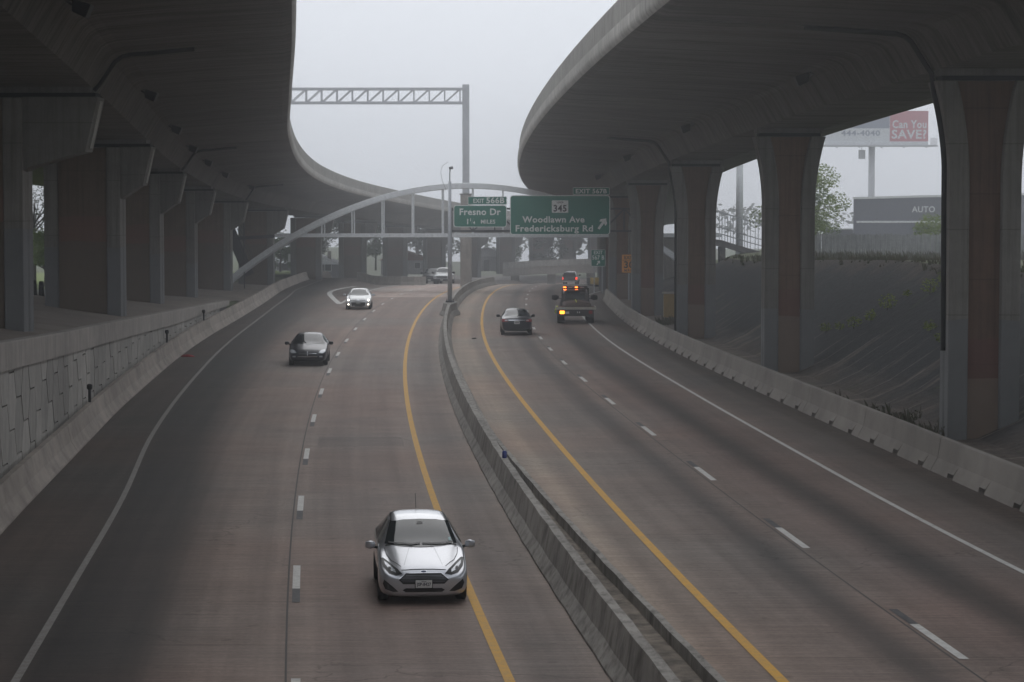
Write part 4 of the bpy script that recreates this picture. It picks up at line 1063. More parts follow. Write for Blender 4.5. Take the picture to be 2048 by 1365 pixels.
def body_rings(stations):
    rings = []
    for (y, zb, ws, wb, zbelt, wt, ztop, crown) in stations:
        zm = zb + (zbelt - zb) * 0.55
        half = [(ws * 0.8, zb), (ws, zb + 0.07), (wb, zm), (wb * 0.985, zbelt - 0.02), (wb * 0.93, zbelt + 0.03), (wt, ztop - 0.05), (wt * 0.86, ztop), (wt * 0.45, ztop + crown * 0.8)]
        rings.append([(0, y, zb)] + [(x, y, z) for x, z in half] + [(0, y, ztop + crown)] + [(-x, y, z) for x, z in half[::-1]])
    return rings
def car_body(name, th, stations, mat, off, levels=2):
    st = [(s[0] + off,) + tuple(s[1:]) for s in stations]
    o = MB().loft(body_rings(st)).build(name, None, th)
    md = o.modifiers.new('s', 'SUBSURF'); md.levels = levels; md.render_levels = levels
    dg = bpy.context.evaluated_depsgraph_get(); dg.update()
    me = bpy.data.meshes.new_from_object(o.evaluated_get(dg)); o.modifiers.clear(); o.data = me; me.name = name
    me.materials.clear(); me.materials.append(mat)
    me.polygons.foreach_set('use_smooth', [True] * len(me.polygons))
    bm = bmesh.new(); bm.from_mesh(me); bvh = BVHTree.FromBMesh(bm); bm.free()
    return o, bvh
PROJ = {'front': (lambda a, b: (a, -9, b), (0, 1, 0)), 'rear': (lambda a, b: (a, 9, b), (0, -1, 0)), 'top': (lambda a, b: (a, b, 6), (0, 0, -1)),
        'right': (lambda a, b: (6, a, b), (-1, 0, 0)), 'left': (lambda a, b: (-6, a, b), (1, 0, 0))}
def decal(bvh, poly, side, name, mat, parent, off=0.006, cuts=3, thick=0.0):
    """a panel fitted to the bodywork: outline in a side view, laid on the surface"""
    f, dr = PROJ[side]; dr = Vector(dr)
    bm = bmesh.new(); vs = [bm.verts.new((a, b, 0)) for a, b in poly]; bm.faces.new(vs)
    bmesh.ops.triangulate(bm, faces=bm.faces[:])
    bmesh.ops.subdivide_edges(bm, edges=bm.edges[:], cuts=cuts, use_grid_fill=True)
    last = None
    for v in bm.verts:
        o_ = Vector(f(v.co.x, v.co.y)); loc, nor, idx, dist = bvh.ray_cast(o_, dr)
        if loc is None: loc, nor, idx, dist = bvh.find_nearest(o_ + dr * 7.5)
        if nor.dot(dr) > 0: nor = -nor
        v.co = loc + nor * off
    me = bpy.data.meshes.new(name); bm.to_mesh(me); bm.free()
    me.materials.append(mat); me.polygons.foreach_set('use_smooth', [True] * len(me.polygons))
    o = bpy.data.objects.new(name, me); COL.objects.link(o); o.parent = parent.obj if isinstance(parent, Thing) else parent
    # make the faces look outwards
    bm = bmesh.new(); bm.from_mesh(me)
    flip = [p for p in bm.faces if p.normal.dot(dr) > 0]
    bmesh.ops.reverse_faces(bm, faces=flip); bm.to_mesh(me); bm.free()
    return o
def line_decal(bvh, pts, w, side, name, mat, parent, off=0.007):
    quads = []
    P = [Vector(p) for p in pts]; L = []; Rr = []
    for i, p in enumerate(P):
        t = (P[min(i+1, len(P)-1)] - P[max(i-1, 0)]).normalized(); n = Vector((-t.y, t.x)) * (w / 2)
        L.append(p + n); Rr.append(p - n)
    poly = [tuple(q) for q in L] + [tuple(q) for q in Rr[::-1]]
    return decal(bvh, poly, side, name, mat, parent, off, cuts=1)
def mirror_poly(poly): return [(-a, b) for a, b in poly][::-1]
def wheel(th, x, y, r, w, rim=CHROME, sgn=1):
    prof = [(r * 0.62, -w/2), (r * 0.9, -w/2), (r, -w * 0.36), (r, w * 0.36), (r * 0.9, w/2), (r * 0.62, w/2)]
    rings = []
    for k in range(20):
        a = 2 * math.pi * k / 20; rings.append([(x + q[1], y + q[0] * math.cos(a), r + q[0] * math.sin(a)) for q in prof])
    rings.append(rings[0]); t = MB().loft(rings, closed=True, cap=False).build('wheel', TYRE, th, smooth=True)
    mb = MB(); xx = x + sgn * w * 0.38
    mb.tube([(xx - sgn * 0.08, y, r), (xx, y, r)], [r * 0.6, r * 0.6], 16).build('rim', rim, t)
    return t
def mirrors(th, x, y, z, mat, s=1.0):
    for sg in (1, -1):
        m_ = MB().loft([[(sg * (x + a * s), y + b * s, z + c * s) for a, b, c in r_] for r_ in (
            [(0.0, 0.0, -0.05), (0.0, 0.06, -0.05), (0.0, 0.06, 0.06), (0.0, 0.0, 0.06)], [(0.10, -0.06, -0.085), (0.10, 0.06, -0.085), (0.10, 0.06, 0.09), (0.10, -0.06, 0.09)], [(0.22, -0.03, -0.06), (0.22, 0.06, -0.06), (0.22, 0.06, 0.07), (0.22, -0.03, 0.07)])]).build('mirror', mat, th, bevel=0.02, smooth=True)
        MB().bar((sg * (x - 0.12), y + 0.05, z - 0.08), (sg * (x + 0.05), y + 0.03, z - 0.03), 0.05).build('mirror_stalk', TRIMK, m_)
def tangent(f, d): return (f(d + 1) - f(d - 1)) / 2

# --- silver hatchback, near, coming towards the camera
SILVER = plain('silver_paint', (0.50, 0.51, 0.54), 0.33, 0.75, coat=1.0, var=0.03)
hd = 47.4; hx = -1.83
hb = Thing('hatchback', 'silver hatchback driving towards the camera beside the yellow line', 'car', (hx, hd, 0), 0.086)
ST = [(0.00, .21, .60, .66, .50, .40, .56, .01), (0.06, .17, .72, .76, .57, .53, .63, .02), (0.18, .15, .81, .835, .64, .59, .71, .03), (0.42, .15, .84, .855, .74, .62, .80, .04), (0.75, .18, .80, .855, .83, .65, .90, .045), (1.02, .18, .80, .86, .90, .68, .985, .04),
      (1.16, .18, .80, .86, .93, .70, 1.05, .03), (1.45, .18, .80, .86, .95, .645, 1.22, .03), (1.75, .18, .80, .86, .96, .595, 1.37, .03), (1.98, .18, .80, .86, .965, .575, 1.43, .03), (2.5, .18, .80, .86, .97, .57, 1.455, .03), (3.1, .18, .80, .86, .98, .56, 1.43, .03),
      (3.55, .20, .79, .855, .99, .54, 1.35, .03), (3.78, .24, .77, .84, 1.0, .56, 1.18, .03), (3.92, .28, .74, .81, .94, .58, 1.02, .02), (3.98, .32, .66, .72, .80, .50, .86, .01)]
OF = -1.95
SILVER2 = plain('silver_crease_shade', (0.30, 0.31, 0.33), 0.35, 0.75, coat=1.0, var=0.0)  # darker copy of the silver, paints the shade along the bonnet creases
hbody, bv = car_body('body', hb, ST, SILVER, OF)
# windscreen and glass
ws = [(-0.66, 1.02), (-0.35, 0.995), (0, 0.985), (0.35, 0.995), (0.66, 1.02), (0.60, 1.20), (0.535, 1.365), (0.3, 1.40), (0, 1.41), (-0.3, 1.40), (-0.535, 1.365), (-0.60, 1.20)]
decal(bv, [(a * 1.05, b) for a, b in ws], 'front', 'windscreen', GLASS, hb, 0.008, 4)
for sd, sg in (('right', 1), ('left', -1)):
    decal(bv, [(OF + 1.42, .985), (OF + 2.35, .99), (OF + 2.35, 1.35), (OF + 2.0, 1.34), (OF + 1.75, 1.25)], sd, 'side_window', GLASS, hb, 0.008)
    decal(bv, [(OF + 2.43, .99), (OF + 3.35, 1.02), (OF + 3.05, 1.31), (OF + 2.43, 1.35)], sd, 'side_window', GLASS, hb, 0.008)
hl = [(0.40, 0.60), (0.52, 0.57), (0.65, 0.61), (0.76, 0.71), (0.795, 0.82), (0.745, 0.825), (0.61, 0.755), (0.48, 0.675)]
for poly in (hl, mirror_poly(hl)):
    h_ = decal(bv, poly, 'front', 'headlight', TRIMK, hb, 0.008)
    sg = 1 if poly is hl else -1
    inn = [(sg * a, b) for a, b in ((0.52, 0.615), (0.63, 0.655), (0.715, 0.735), (0.735, 0.785), (0.63, 0.725), (0.53, 0.66))]
    decal(bv, inn, 'front', 'lens', LAMP, h_, 0.013)
    decal(bv, [(sg * a, b) for a, b in ((0.60, 0.655), (0.65, 0.66), (0.665, 0.70), (0.615, 0.70))], 'front', 'projector', TRIMK, h_, 0.017)
GREYT = plain('grey_trim', (0.16, 0.16, 0.17), 0.3, 0.6, var=0)
gr = [(-0.33, 0.612), (0.33, 0.612), (0.475, 0.50), (0.39, 0.415), (-0.39, 0.415), (-0.475, 0.50)]
g_ = decal(bv, gr, 'front', 'grille', TRIMK, hb, 0.006)
line_decal(bv, [(-0.475, 0.50), (-0.33, 0.614), (0, 0.617), (0.33, 0.614), (0.475, 0.50)], 0.008, 'front', 'grille_trim', CHROME, hb, 0.012)
for z, w in ((0.570, 0.335), (0.543, 0.385), (0.516, 0.42), (0.489, 0.43), (0.462, 0.40)):
    decal(bv, [(-w, z - 0.005), (w, z - 0.005), (w, z + 0.005), (-w, z + 0.005)], 'front', 'slat', GREYT, g_, 0.016, 2)
decal(bv, [(-0.40, 0.30), (-0.34, 0.335), (0.34, 0.335), (0.40, 0.30), (0.34, 0.26), (-0.34, 0.26)], 'front', 'lower_intake', TRIMK, hb, 0.006)
fg = [(0.48, 0.275), (0.58, 0.37), (0.74, 0.50), (0.765, 0.42), (0.72, 0.32), (0.58, 0.27)]
for poly in (fg, mirror_poly(fg)): decal(bv, poly, 'front', 'fog_lamp_recess', TRIMK, hb, 0.006)
yp = OF - 0.022
pl = MB().box(-0.155, 0.155, yp - 0.012, yp, 0.345, 0.49).build('licence_plate', PLATE, hb, bevel=0.006)
lettering('JSP-8427', 0.085, PLATE_K, pl, 0, yp - 0.016, 0.385, 0.27); lettering('TEXAS', 0.03, PLATE_K, pl, 0, yp - 0.016, 0.456)
MB().box(-0.17, 0.17, yp, yp + 0.05, 0.33, 0.50).build('plate_holder', TRIMK, hb)
em_ = decal(bv, [(0.062 * math.cos(R(k * 30)), 0.637 + 0.023 * math.sin(R(k * 30))) for k in range(12)], 'front', 'emblem', CHROME, hb, 0.012, 1)
decal(bv, [(0.05 * math.cos(R(k * 30)), 0.637 + 0.015 * math.sin(R(k * 30))) for k in range(12)], 'front', 'emblem_oval', plain('emblem_blue', (0.015, 0.03, 0.10), 0.3, var=0), em_, 0.016, 1)
line_decal(bv, [(-0.42, 0.662), (-0.2, 0.675), (0, 0.678), (0.2, 0.675), (0.42, 0.662)], 0.010, 'front', 'bonnet_gap', GAPK, hb)
for sg in (1, -1):
    line_decal(bv, [(sg * 0.42, OF + 0.20), (sg * 0.60, OF + 0.50), (sg * 0.68, OF + 0.80), (sg * 0.70, OF + 1.05)], 0.012, 'top', 'bonnet_gap', GAPK, hb)
    line_decal(bv, [(sg * 0.22, OF + 0.98), (sg * 0.30, OF + 0.55), (sg * 0.36, OF + 0.24)], 0.012, 'top', 'bonnet_crease_shade', SILVER2, hb, 0.003)
    decal(bv, [(sg * 0.20 - 0.02, OF + 0.92), (sg * 0.20 + 0.02, OF + 0.92), (sg * 0.20 + 0.02, OF + 0.945), (sg * 0.20 - 0.02, OF + 0.945)], 'top', 'washer_jet', TRIMK, hb, 0.01, 1)
    line_decal(bv, [(sg * 0.545, OF + 1.95), (sg * 0.535, OF + 2.6), (sg * 0.515, OF + 3.3)], 0.022, 'top', 'roof_channel', TRIMK, hb, 0.006)
line_decal(bv, [(-0.68, OF + 1.13), (-0.35, OF + 1.065), (0, OF + 1.045), (0.35, OF + 1.065), (0.68, OF + 1.13)], 0.06, 'top', 'cowl', TRIMK, hb, 0.01)
line_decal(bv, [(-0.62, 1.035), (-0.2, 1.015), (-0.02, 1.03)], 0.018, 'front', 'wiper', TRIMK, hb, 0.03)
line_decal(bv, [(0.02, 1.03), (0.3, 1.02), (0.60, 1.03)], 0.018, 'front', 'wiper', TRIMK, hb, 0.03)
decal(bv, [(0.535, 1.06), (0.585, 1.06), (0.578, 1.115), (0.53, 1.115)], 'front', 'windscreen_sticker', plain('sticker', (0.35, 0.5, 0.5), 0.5, var=0), hb, 0.014, 1)
decal(bv, [(-0.06, 1.33), (0.06, 1.33), (0.05, 1.37), (-0.05, 1.37)], 'front', 'rear_view_mirror', TRIMK, hb, 0.012, 1)
mirrors(hb, 0.87, OF + 1.38, 0.975, SILVER, 0.88)
for y in (OF + 0.78, OF + 3.27):
    for sg in (1, -1): wheel(hb, sg * 0.745, y, 0.305, 0.20, CHROME, sg)
for sd in ('left', 'right'):
    for yc in (OF + 0.78, OF + 3.27):
        decal(bv, [(yc + 0.37 * math.cos(R(k * 22.5)), 0.22 + 0.42 * math.sin(R(k * 22.5))) for k in range(9)], sd, 'wheel_arch', GAPK, hb, 0.004, 2)
    decal(bv, [(OF + 1.9, .82), (OF + 2.1, .82), (OF + 2.1, .85), (OF + 1.9, .85)], sd, 'door_handle', CHROME, hb, 0.02, 1)
MB().tube([(0, OF + 3.2, 1.45), (0, OF + 3.42, 1.72)], 0.006, 5).build('antenna', TRIMK, hb)

# --- sedans
SED = [(0.00, .26, .52, .60, .52, .42, .60, .01), (0.07, .22, .70, .76, .60, .58, .68, .02), (0.22, .20, .80, .85, .67, .66, .75, .03), (0.6, .20, .86, .90, .76, .70, .84, .04), (1.1, .20, .87, .92, .86, .72, .93, .04), (1.35, .20, .87, .92, .90, .73, .98, .03),
       (1.55, .20, .87, .92, .93, .72, 1.06, .03), (1.95, .20, .87, .92, .95, .65, 1.27, .03), (2.3, .20, .87, .92, .96, .61, 1.40, .03), (2.8, .20, .87, .92, .97, .60, 1.43, .03), (3.3, .20, .87, .92, .98, .60, 1.39, .03), (3.75, .22, .87, .915, .99, .63, 1.22, .03),
       (4.05, .22, .86, .91, .985, .70, 1.07, .03), (4.35, .24, .84, .90, .97, .74, 1.02, .03), (4.65, .26, .80, .87, .94, .72, .99, .02), (4.76, .30, .76, .82, .84, .66, .90, .02), (4.80, .34, .68, .74, .70, .54, .76, .01)]
SOF = -2.4
def sedan(label, loc, rz, paint, kind, k=1.0):
    th = Thing('sedan', label, 'car', loc, rz)
    b, bv = car_body('body', th, SED, paint, SOF)
    decal(bv, [(-0.70, .99), (0, .965), (0.70, .99), (0.62, 1.24), (0.56, 1.345), (0, 1.385), (-0.56, 1.345), (-0.62, 1.24)], 'front', 'windscreen', GLASS, th, 0.008, 4)
    decal(bv, [(-0.66, 1.075), (0, 1.05), (0.66, 1.075), (0.60, 1.25), (0.53, 1.335), (0, 1.365), (-0.53, 1.335), (-0.60, 1.25)], 'rear', 'rear_window', GLASS, th, 0.008, 4)
    for sd in ('right', 'left'):
        decal(bv, [(SOF + 1.8, .985), (SOF + 2.65, .99), (SOF + 2.65, 1.33), (SOF + 2.35, 1.32), (SOF + 2.1, 1.22)], sd, 'side_window', GLASS, th, 0.008)
        decal(bv, [(SOF + 2.72, .99), (SOF + 3.6, 1.02), (SOF + 3.35, 1.27), (SOF + 2.72, 1.33)], sd, 'side_window', GLASS, th, 0.008)
        for yc in (SOF + 0.95, SOF + 3.75):
            decal(bv, [(yc + 0.38 * math.cos(R(q * 22.5)), 0.24 + 0.43 * math.sin(R(q * 22.5))) for q in range(9)], sd, 'wheel_arch', GAPK, th, 0.004, 2)
    mirrors(th, 0.93, SOF + 1.75, 0.98, paint if kind != 'white' else SILVER, 0.95)
    for y in (SOF + 0.95, SOF + 3.75):
        for sg in (1, -1): wheel(th, sg * 0.79, y, 0.325, 0.21, CHROME, sg)
    line_decal(bv, [(-0.5, 0.73), (0, 0.755), (0.5, 0.73)], 0.012, 'front', 'bonnet_gap', GAPK, th)
    if kind == 'dark_front':
        hl = [(0.50, 0.62), (0.72, 0.60), (0.84, 0.68), (0.80, 0.76), (0.62, 0.74)]
        for poly in (hl, mirror_poly(hl)): decal(bv, poly, 'front', 'headlight', LAMP, th, 0.01)
        g = decal(bv, [(-0.42, 0.68), (0.42, 0.68), (0.40, 0.50), (-0.40, 0.50)], 'front', 'grille', TRIMK, th, 0.008)
        decal(bv, [(-0.41, 0.585), (0.41, 0.585), (0.41, 0.605), (-0.41, 0.605)], 'front', 'slat', CHROME, g, 0.016, 2)
        decal(bv, [(-0.02, 0.50), (0.02, 0.50), (0.02, 0.68), (-0.02, 0.68)], 'front', 'slat', SILVER, g, 0.016, 2)
        decal(bv, [(-0.45, 0.44), (0.45, 0.44), (0.45, 0.465), (-0.45, 0.465)], 'front', 'bumper_strip', CHROME, th, 0.014, 2)
        decal(bv, [(-0.5, 0.28), (0.5, 0.28), (0.52, 0.40), (-0.52, 0.40)], 'front', 'lower_intake', TRIMK, th, 0.008, 2)
        for sg in (1, -1): decal(bv, [(sg * 0.62 - 0.07, 0.42), (sg * 0.62 + 0.07, 0.42), (sg * 0.62 + 0.07, 0.49), (sg * 0.62 - 0.07, 0.49)], 'front', 'fog_lamp', LAMP, th, 0.012, 1)
    if kind == 'white':
        hl = [(0.46, 0.62), (0.68, 0.57), (0.82, 0.66), (0.80, 0.77), (0.64, 0.72)]
        for poly in (hl, mirror_poly(hl)):
            sg = 1 if poly is hl else -1
            h = decal(bv, poly, 'front', 'headlight', LAMP, th, 0.01)
            decal(bv, [(sg * 0.70 + 0.065 * math.cos(R(q * 45)), 0.665 + 0.055 * math.sin(R(q * 45))) for q in range(8)], 'front', 'bulb', HEAD_LIT, h, 0.018, 1)
            decal(bv, [(sg * 0.69 + 0.06 * math.cos(R(q * 45)), 0.385 + 0.05 * math.sin(R(q * 45))) for q in range(8)], 'front', 'fog_lamp', HEAD_LIT, th, 0.018, 1)
            decal(bv, [(sg * 0.69 + 0.12 * math.cos(R(q * 45)), 0.40 + 0.10 * math.sin(R(q * 45))) for q in range(8)], 'front', 'fog_surround', TRIMK, th, 0.010, 1)
        decal(bv, [(-0.48, 0.63), (-0.1, 0.60), (0.1, 0.60), (0.48, 0.63), (0.46, 0.66), (0.1, 0.645), (-0.1, 0.645), (-0.46, 0.66)], 'front', 'upper_grille', TRIMK, th, 0.010, 2)
        decal(bv, [(-0.07, 0.635), (0.07, 0.635), (0.07, 0.70), (-0.07, 0.70)], 'front', 'emblem', CHROME, th, 0.018, 1)
        g = decal(bv, [(-0.50, 0.53), (0.50, 0.53), (0.46, 0.28), (0.38, 0.24), (-0.38, 0.24), (-0.46, 0.28)], 'front', 'grille', TRIMK, th, 0.010)
        y = SOF - 0.03; MB().box(-0.155, 0.155, y - 0.012, y, 0.40, 0.53).build('licence_plate', plain('plate_dull', (0.25, 0.27, 0.26), 0.5), th)
        decal(bv, [(-0.78, 0.215), (0.78, 0.215), (0.80, 0.25), (-0.80, 0.25)], 'front', 'bumper_lip', TRIMK, th, 0.012, 2)
    if kind == 'dark_rear':
        tl = [(0.50, 0.80), (0.86, 0.76), (0.88, 0.88), (0.80, 0.93), (0.58, 0.90)]
        for poly in (tl, mirror_poly(tl)):
            sg = 1 if poly is tl else -1
            t = decal(bv, poly, 'rear', 'tail_light', TAIL, th, 0.012)
            decal(bv, [(sg * 0.54, 0.84), (sg * 0.70, 0.82), (sg * 0.70, 0.86), (sg * 0.56, 0.88)], 'rear', 'reverse_lamp', LAMP, t, 0.02, 1)
        decal(bv, [(-0.48, 0.845), (0.48, 0.845), (0.50, 0.885), (-0.50, 0.885)], 'rear', 'trim_bar', CHROME, th, 0.018, 2)
        y = SOF + 4.83; pl = MB().box(-0.16, 0.16, y, y + 0.014, 0.66, 0.81).build('licence_plate', PLATE, th)
        MB().box(-0.12, 0.12, y + 0.015, y + 0.018, 0.71, 0.75).build('plate_number', PLATE_K, pl)
        decal(bv, [(-0.82, 0.30), (0.82, 0.30), (0.80, 0.40), (-0.80, 0.40)], 'rear', 'bumper_diffuser', TRIMK, th, 0.01, 2)
        line_decal(bv, [(-0.62, 0.93), (-0.6, 0.66), (0, 0.62), (0.6, 0.66), (0.62, 0.93)], 0.012, 'rear', 'boot_gap', GAPK, th)
    return th
DARKP = plain('black_paint', (0.008, 0.010, 0.017), 0.3, 0.0, coat=0.45, var=0.02, spec=0.35)
DARKB = plain('charcoal_blue_paint', (0.014, 0.017, 0.026), 0.3, 0.1, coat=0.45, var=0.02, spec=0.35)
WHITEP = plain('white_paint', (0.72, 0.73, 0.73), 0.3, 0.0, coat=1.0, var=0.02)
d = 114.8; sedan('black sedan driving towards the camera in the outer left lane', (-9.58, d, 0), -tangent(yel_L, d), DARKP, 'dark_front')
d = 174.2; sedan('white sedan with headlights on approaching near the ramp nose', (-10.95, d, zleft(d)), 0.03, WHITEP, 'white')
d = 138.5; s_ = sedan('dark sedan seen from behind in the inner outbound lane', (0.22, d, zright(d)), math.pi - tangent(yel_R, d), DARKB, 'dark_rear')
s_.obj.scale = (0.97, 1, 1.02)

# --- pickups
PK = [(0.00, .45, .80, .86, .90, .72, 1.02, .01), (0.08, .42, .92, .97, .98, .80, 1.10, .02), (0.5, .42, .94, .99, 1.05, .84, 1.18, .03), (1.3, .42, .94, .99, 1.10, .86, 1.24, .03), (1.6, .42, .94, .99, 1.16, .86, 1.32, .02), (1.75, .42, .94, .99, 1.18, .84, 1.40, .02),
      (2.2, .42, .94, .99, 1.20, .76, 1.78, .03), (2.5, .42, .94, .99, 1.20, .74, 1.86, .03), (3.3, .42, .94, .99, 1.20, .74, 1.88, .03), (3.85, .42, .94, .99, 1.20, .75, 1.82, .03), (3.95, .42, .94, .98, 1.20, .76, 1.70, .02), (4.0, .45, .9, .95, 1.15, .72, 1.5, .0)]
POF = -2.8
def pickup(label, loc, rz, paint, rear_lit=False, cap=False):
    th = Thing('pickup_truck', label, 'pickup', loc, rz)
    b, bv = car_body('cab', th, PK, paint, POF)
    decal(bv, [(-0.80, 1.36), (0, 1.33), (0.80, 1.36), (0.70, 1.78), (0, 1.83), (-0.70, 1.78)], 'front', 'windscreen', GLASS, th, 0.01, 4)
    decal(bv, [(-0.62, 1.32), (0.62, 1.32), (0.60, 1.72), (-0.60, 1.72)], 'rear', 'rear_window', GLASS, th, 0.01, 2)
    for sd in ('right', 'left'):
        decal(bv, [(POF + 2.0, 1.24), (POF + 3.0, 1.24), (POF + 3.0, 1.74), (POF + 2.4, 1.74)], sd, 'side_window', GLASS, th, 0.01)
    g = decal(bv, [(-0.62, 0.98), (0.62, 0.98), (0.60, 0.74), (-0.60, 0.74)], 'front', 'grille', TRIMK, th, 0.012)
    decal(bv, [(-0.60, 0.85), (0.60, 0.85), (0.60, 0.88), (-0.60, 0.88)], 'front', 'slat', CHROME, g, 0.02, 2)
    for sg in (1, -1): decal(bv, [(sg * 0.79 - 0.12, 0.76), (sg * 0.79 + 0.12, 0.76), (sg * 0.79 + 0.12, 0.97), (sg * 0.79 - 0.12, 0.97)], 'front', 'headlight', LAMP, th, 0.012, 2)
    MB().box(-1.0, 1.0, POF - 0.16, POF + 0.1, 0.42, 0.70).build('front_bumper', TRIMK, th, bevel=0.05)
    MB().box(-0.16, 0.16, POF - 0.18, POF - 0.165, 0.5, 0.63).build('licence_plate', PLATE, th)
    mb = MB(); mb.loft([[(-0.98, y, 0.5), (0.98, y, 0.5), (0.98, y, 1.22), (0.90, y, 1.22), (0.90, y, 0.75), (-0.90, y, 0.75), (-0.90, y, 1.22), (-0.98, y, 1.22)] for y in (POF + 4.06, POF + 5.75)]); mb.build('bed', paint, th)
    MB().box(-0.97, 0.97, POF + 5.76, POF + 5.82, 0.55, 1.22).build('tailgate', paint, th)
    if cap: MB().loft([[(-0.92, y, 1.22), (0.92, y, 1.22), (0.80, y, 1.85), (-0.80, y, 1.85)] for y in (POF + 4.1, POF + 5.7)]).build('bed_cap', paint, th, bevel=0.05)
    for sg in (1, -1):
        MB().box(sg * 0.985 - 0.11, sg * 0.985 + 0.005 + (0.11 if sg < 0 else 0), POF + 5.70, POF + 5.84, 0.82, 1.15).build('tail_light', TAIL_LIT if rear_lit else TAIL, th)
    MB().box(-0.95, 0.95, POF + 5.85, POF + 6.0, 0.48, 0.66).build('rear_bumper', CHROME, th)
    mirrors(th, 1.0, POF + 2.05, 1.32, TRIMK, 1.5)
    for y in (POF + 0.95, POF + 4.9):
        for sg in (1, -1): wheel(th, sg * 0.86, y, 0.39, 0.26, CHROME, sg)
    return th
d = 277.0; pickup('white pickup truck approaching over the crest beside the camera pole', (-7.75, d, zleft(d)), -tangent(yel_L, d), WHITEP)
d = 292.0; pickup('dark pickup half hidden behind the white pickup', (-9.6, d, zleft(d)), -tangent(yel_L, d), DARKP)
d = 347.0; pickup('far dark pickup with red tail lights beyond the crest', (8.45, d, zright(d)), math.pi - tangent(yel_R, d), DARKP, True, True)

# --- flatbed service truck from behind
d = 154.5
ft = Thing('flatbed_truck', 'flatbed work truck with amber beacons flashing in the outer outbound lane', 'truck', (4.0, d, zright(d)), math.pi - tangent(yel_R, d) - 0.02)
TRUCKP = plain('dull_maroon_paint', (0.045, 0.03, 0.03), 0.4, coat=0.5)
b, bv = car_body('cab', ft, [(s[0], s[1] + 0.05) + tuple(s[2:4]) + (s[4] + 0.08, s[5], s[6] + 0.22, s[7]) for s in PK], TRUCKP, POF)
decal(bv, [(-0.64, 1.45), (0.64, 1.45), (0.60, 1.95), (-0.60, 1.95)], 'rear', 'rear_window', GLASS, ft, 0.012, 2)
decal(bv, [(-0.80, 1.5), (0.80, 1.5), (0.70, 2.0), (-0.70, 2.0)], 'front', 'windscreen', GLASS, ft, 0.012, 2)
for sd in ('left', 'right'): decal(bv, [(POF + 2.0, 1.38), (POF + 3.6, 1.38), (POF + 3.6, 1.95), (POF + 2.4, 1.95)], sd, 'side_window', GLASS, ft, 0.012)
mirrors(ft, 1.02, POF + 2.0, 1.5, TRIMK, 2.0)
RUST = plain('rusty_bed_planks', (0.12, 0.05, 0.035), 0.8, var=0.4); BEDEDGE = plain('pale_bed_edge', (0.42, 0.40, 0.34), 0.6)
y0, y1 = POF + 4.15, POF + 6.6
for k in range(8): MB().box(-1.18 + k * 0.295, -1.18 + k * 0.295 + 0.285, y0, y1 - 0.08, 1.0, 1.05).build('bed_plank', RUST, ft)
MB().box(-1.24, 1.24, y1 - 0.07, y1, 0.93, 1.08).build('bed_rail', BEDEDGE, ft)
for sg in (1, -1): MB().box(sg * 1.22 - 0.035, sg * 1.22 + 0.035, y0, y1 - 0.08, 0.93, 1.08).build('bed_rail', BEDEDGE, ft)
MB().box(-1.12, 1.12, y1 - 0.30, y1 - 0.06, 0.52, 0.92).build('rear_apron', TRIMK, ft)
for sg in (1, -1):
    MB().bar((sg * 0.85, y0 + 0.1, 1.05), (sg * 0.80, y0 + 0.05, 2.15), 0.09).build('headache_rack_post', TRIMK, ft)
MB().bar((-0.85, y0 + 0.05, 2.15), (0.85, y0 + 0.05, 2.15), 0.1).build('headache_rack_bar', TRIMK, ft)
bar_ = MB().box(-0.78, 0.78, POF + 3.3, POF + 3.5, 2.14, 2.27).build('light_bar', TRIMK, ft)
for x in (0.66, -0.08):
    MB().tube([(x, POF + 3.62, 2.06), (x, POF + 3.62, 2.13), (x, POF + 3.62, 2.24)], [0.10, 0.115, 0.08], 12).build('beacon', AMBER, bar_, smooth=True)
for x in (-0.45, 0.30): MB().box(x - 0.12, x + 0.12, POF + 3.51, POF + 3.53, 2.15, 2.23).build('lens', LAMP, bar_)
MB().box(0.72, 1.0, y1 - 0.055, y1 - 0.03, 0.66, 0.84).build('turn_signal', TURN_LIT, ft); MB().box(-1.02, -0.80, y1 - 0.055, y1 - 0.03, 0.66, 0.86).build('tail_light', TAIL, ft)
MB().box(0.42, 0.66, y1 - 0.055, y1 - 0.035, 0.66, 0.80).build('licence_plate', PLATE, ft)
for x in (-0.10, -0.22): MB().box(x - 0.03, x + 0.03, y1 - 0.055, y1 - 0.035, 0.70, 0.80).build('reflector', PLATE, ft)
HIVIS = plain('hi_vis_yellow', (0.55, 0.65, 0.04), 0.6)
MB().tube([(1.15, y1 - 0.6, 1.1), (1.2, y1 - 0.3, 1.06), (1.27, y1 - 0.2, 0.9), (1.26, y1 - 0.35, 0.7)], 0.05, 6).build('strap', HIVIS, ft)
for y, xx in ((POF + 0.95, 0.86), (POF + 5.0, 0.92)):
    for sg in (1, -1): wheel(ft, sg * xx, y, 0.42, 0.30 if y < 0 else 0.46, CHROME, sg)
ld = Thing('cargo_bundle', 'dark tarped bundle lying on the flatbed behind the cab', 'cargo', (4.0, d, zright(d) + 1.05), math.pi - tangent(yel_R, d) - 0.02)
TARP = plain('brown_tarp', (0.07, 0.045, 0.035), 0.8, var=0.3)
MB().loft([[(-0.95, y0 + 0.25, 0), (0.85, y0 + 0.25, 0), (0.8, y0 + 0.3, 0.3), (-0.2, y0 + 0.35, 0.42), (-0.9, y0 + 0.3, 0.28)], [(-1.0, y0 + 1.5, 0), (0.7, y0 + 1.6, 0), (0.6, y0 + 1.4, 0.2), (-0.3, y0 + 1.3, 0.33), (-0.95, y0 + 1.4, 0.22)]]).build('tarp', TARP, ld, bevel=0.06, smooth=True)
MB().bar((0, y0 + 0.26, 0.40), (-0.05, y0 + 1.45, 0.30), 0.05).build('tie_strap', HIVIS, ld)

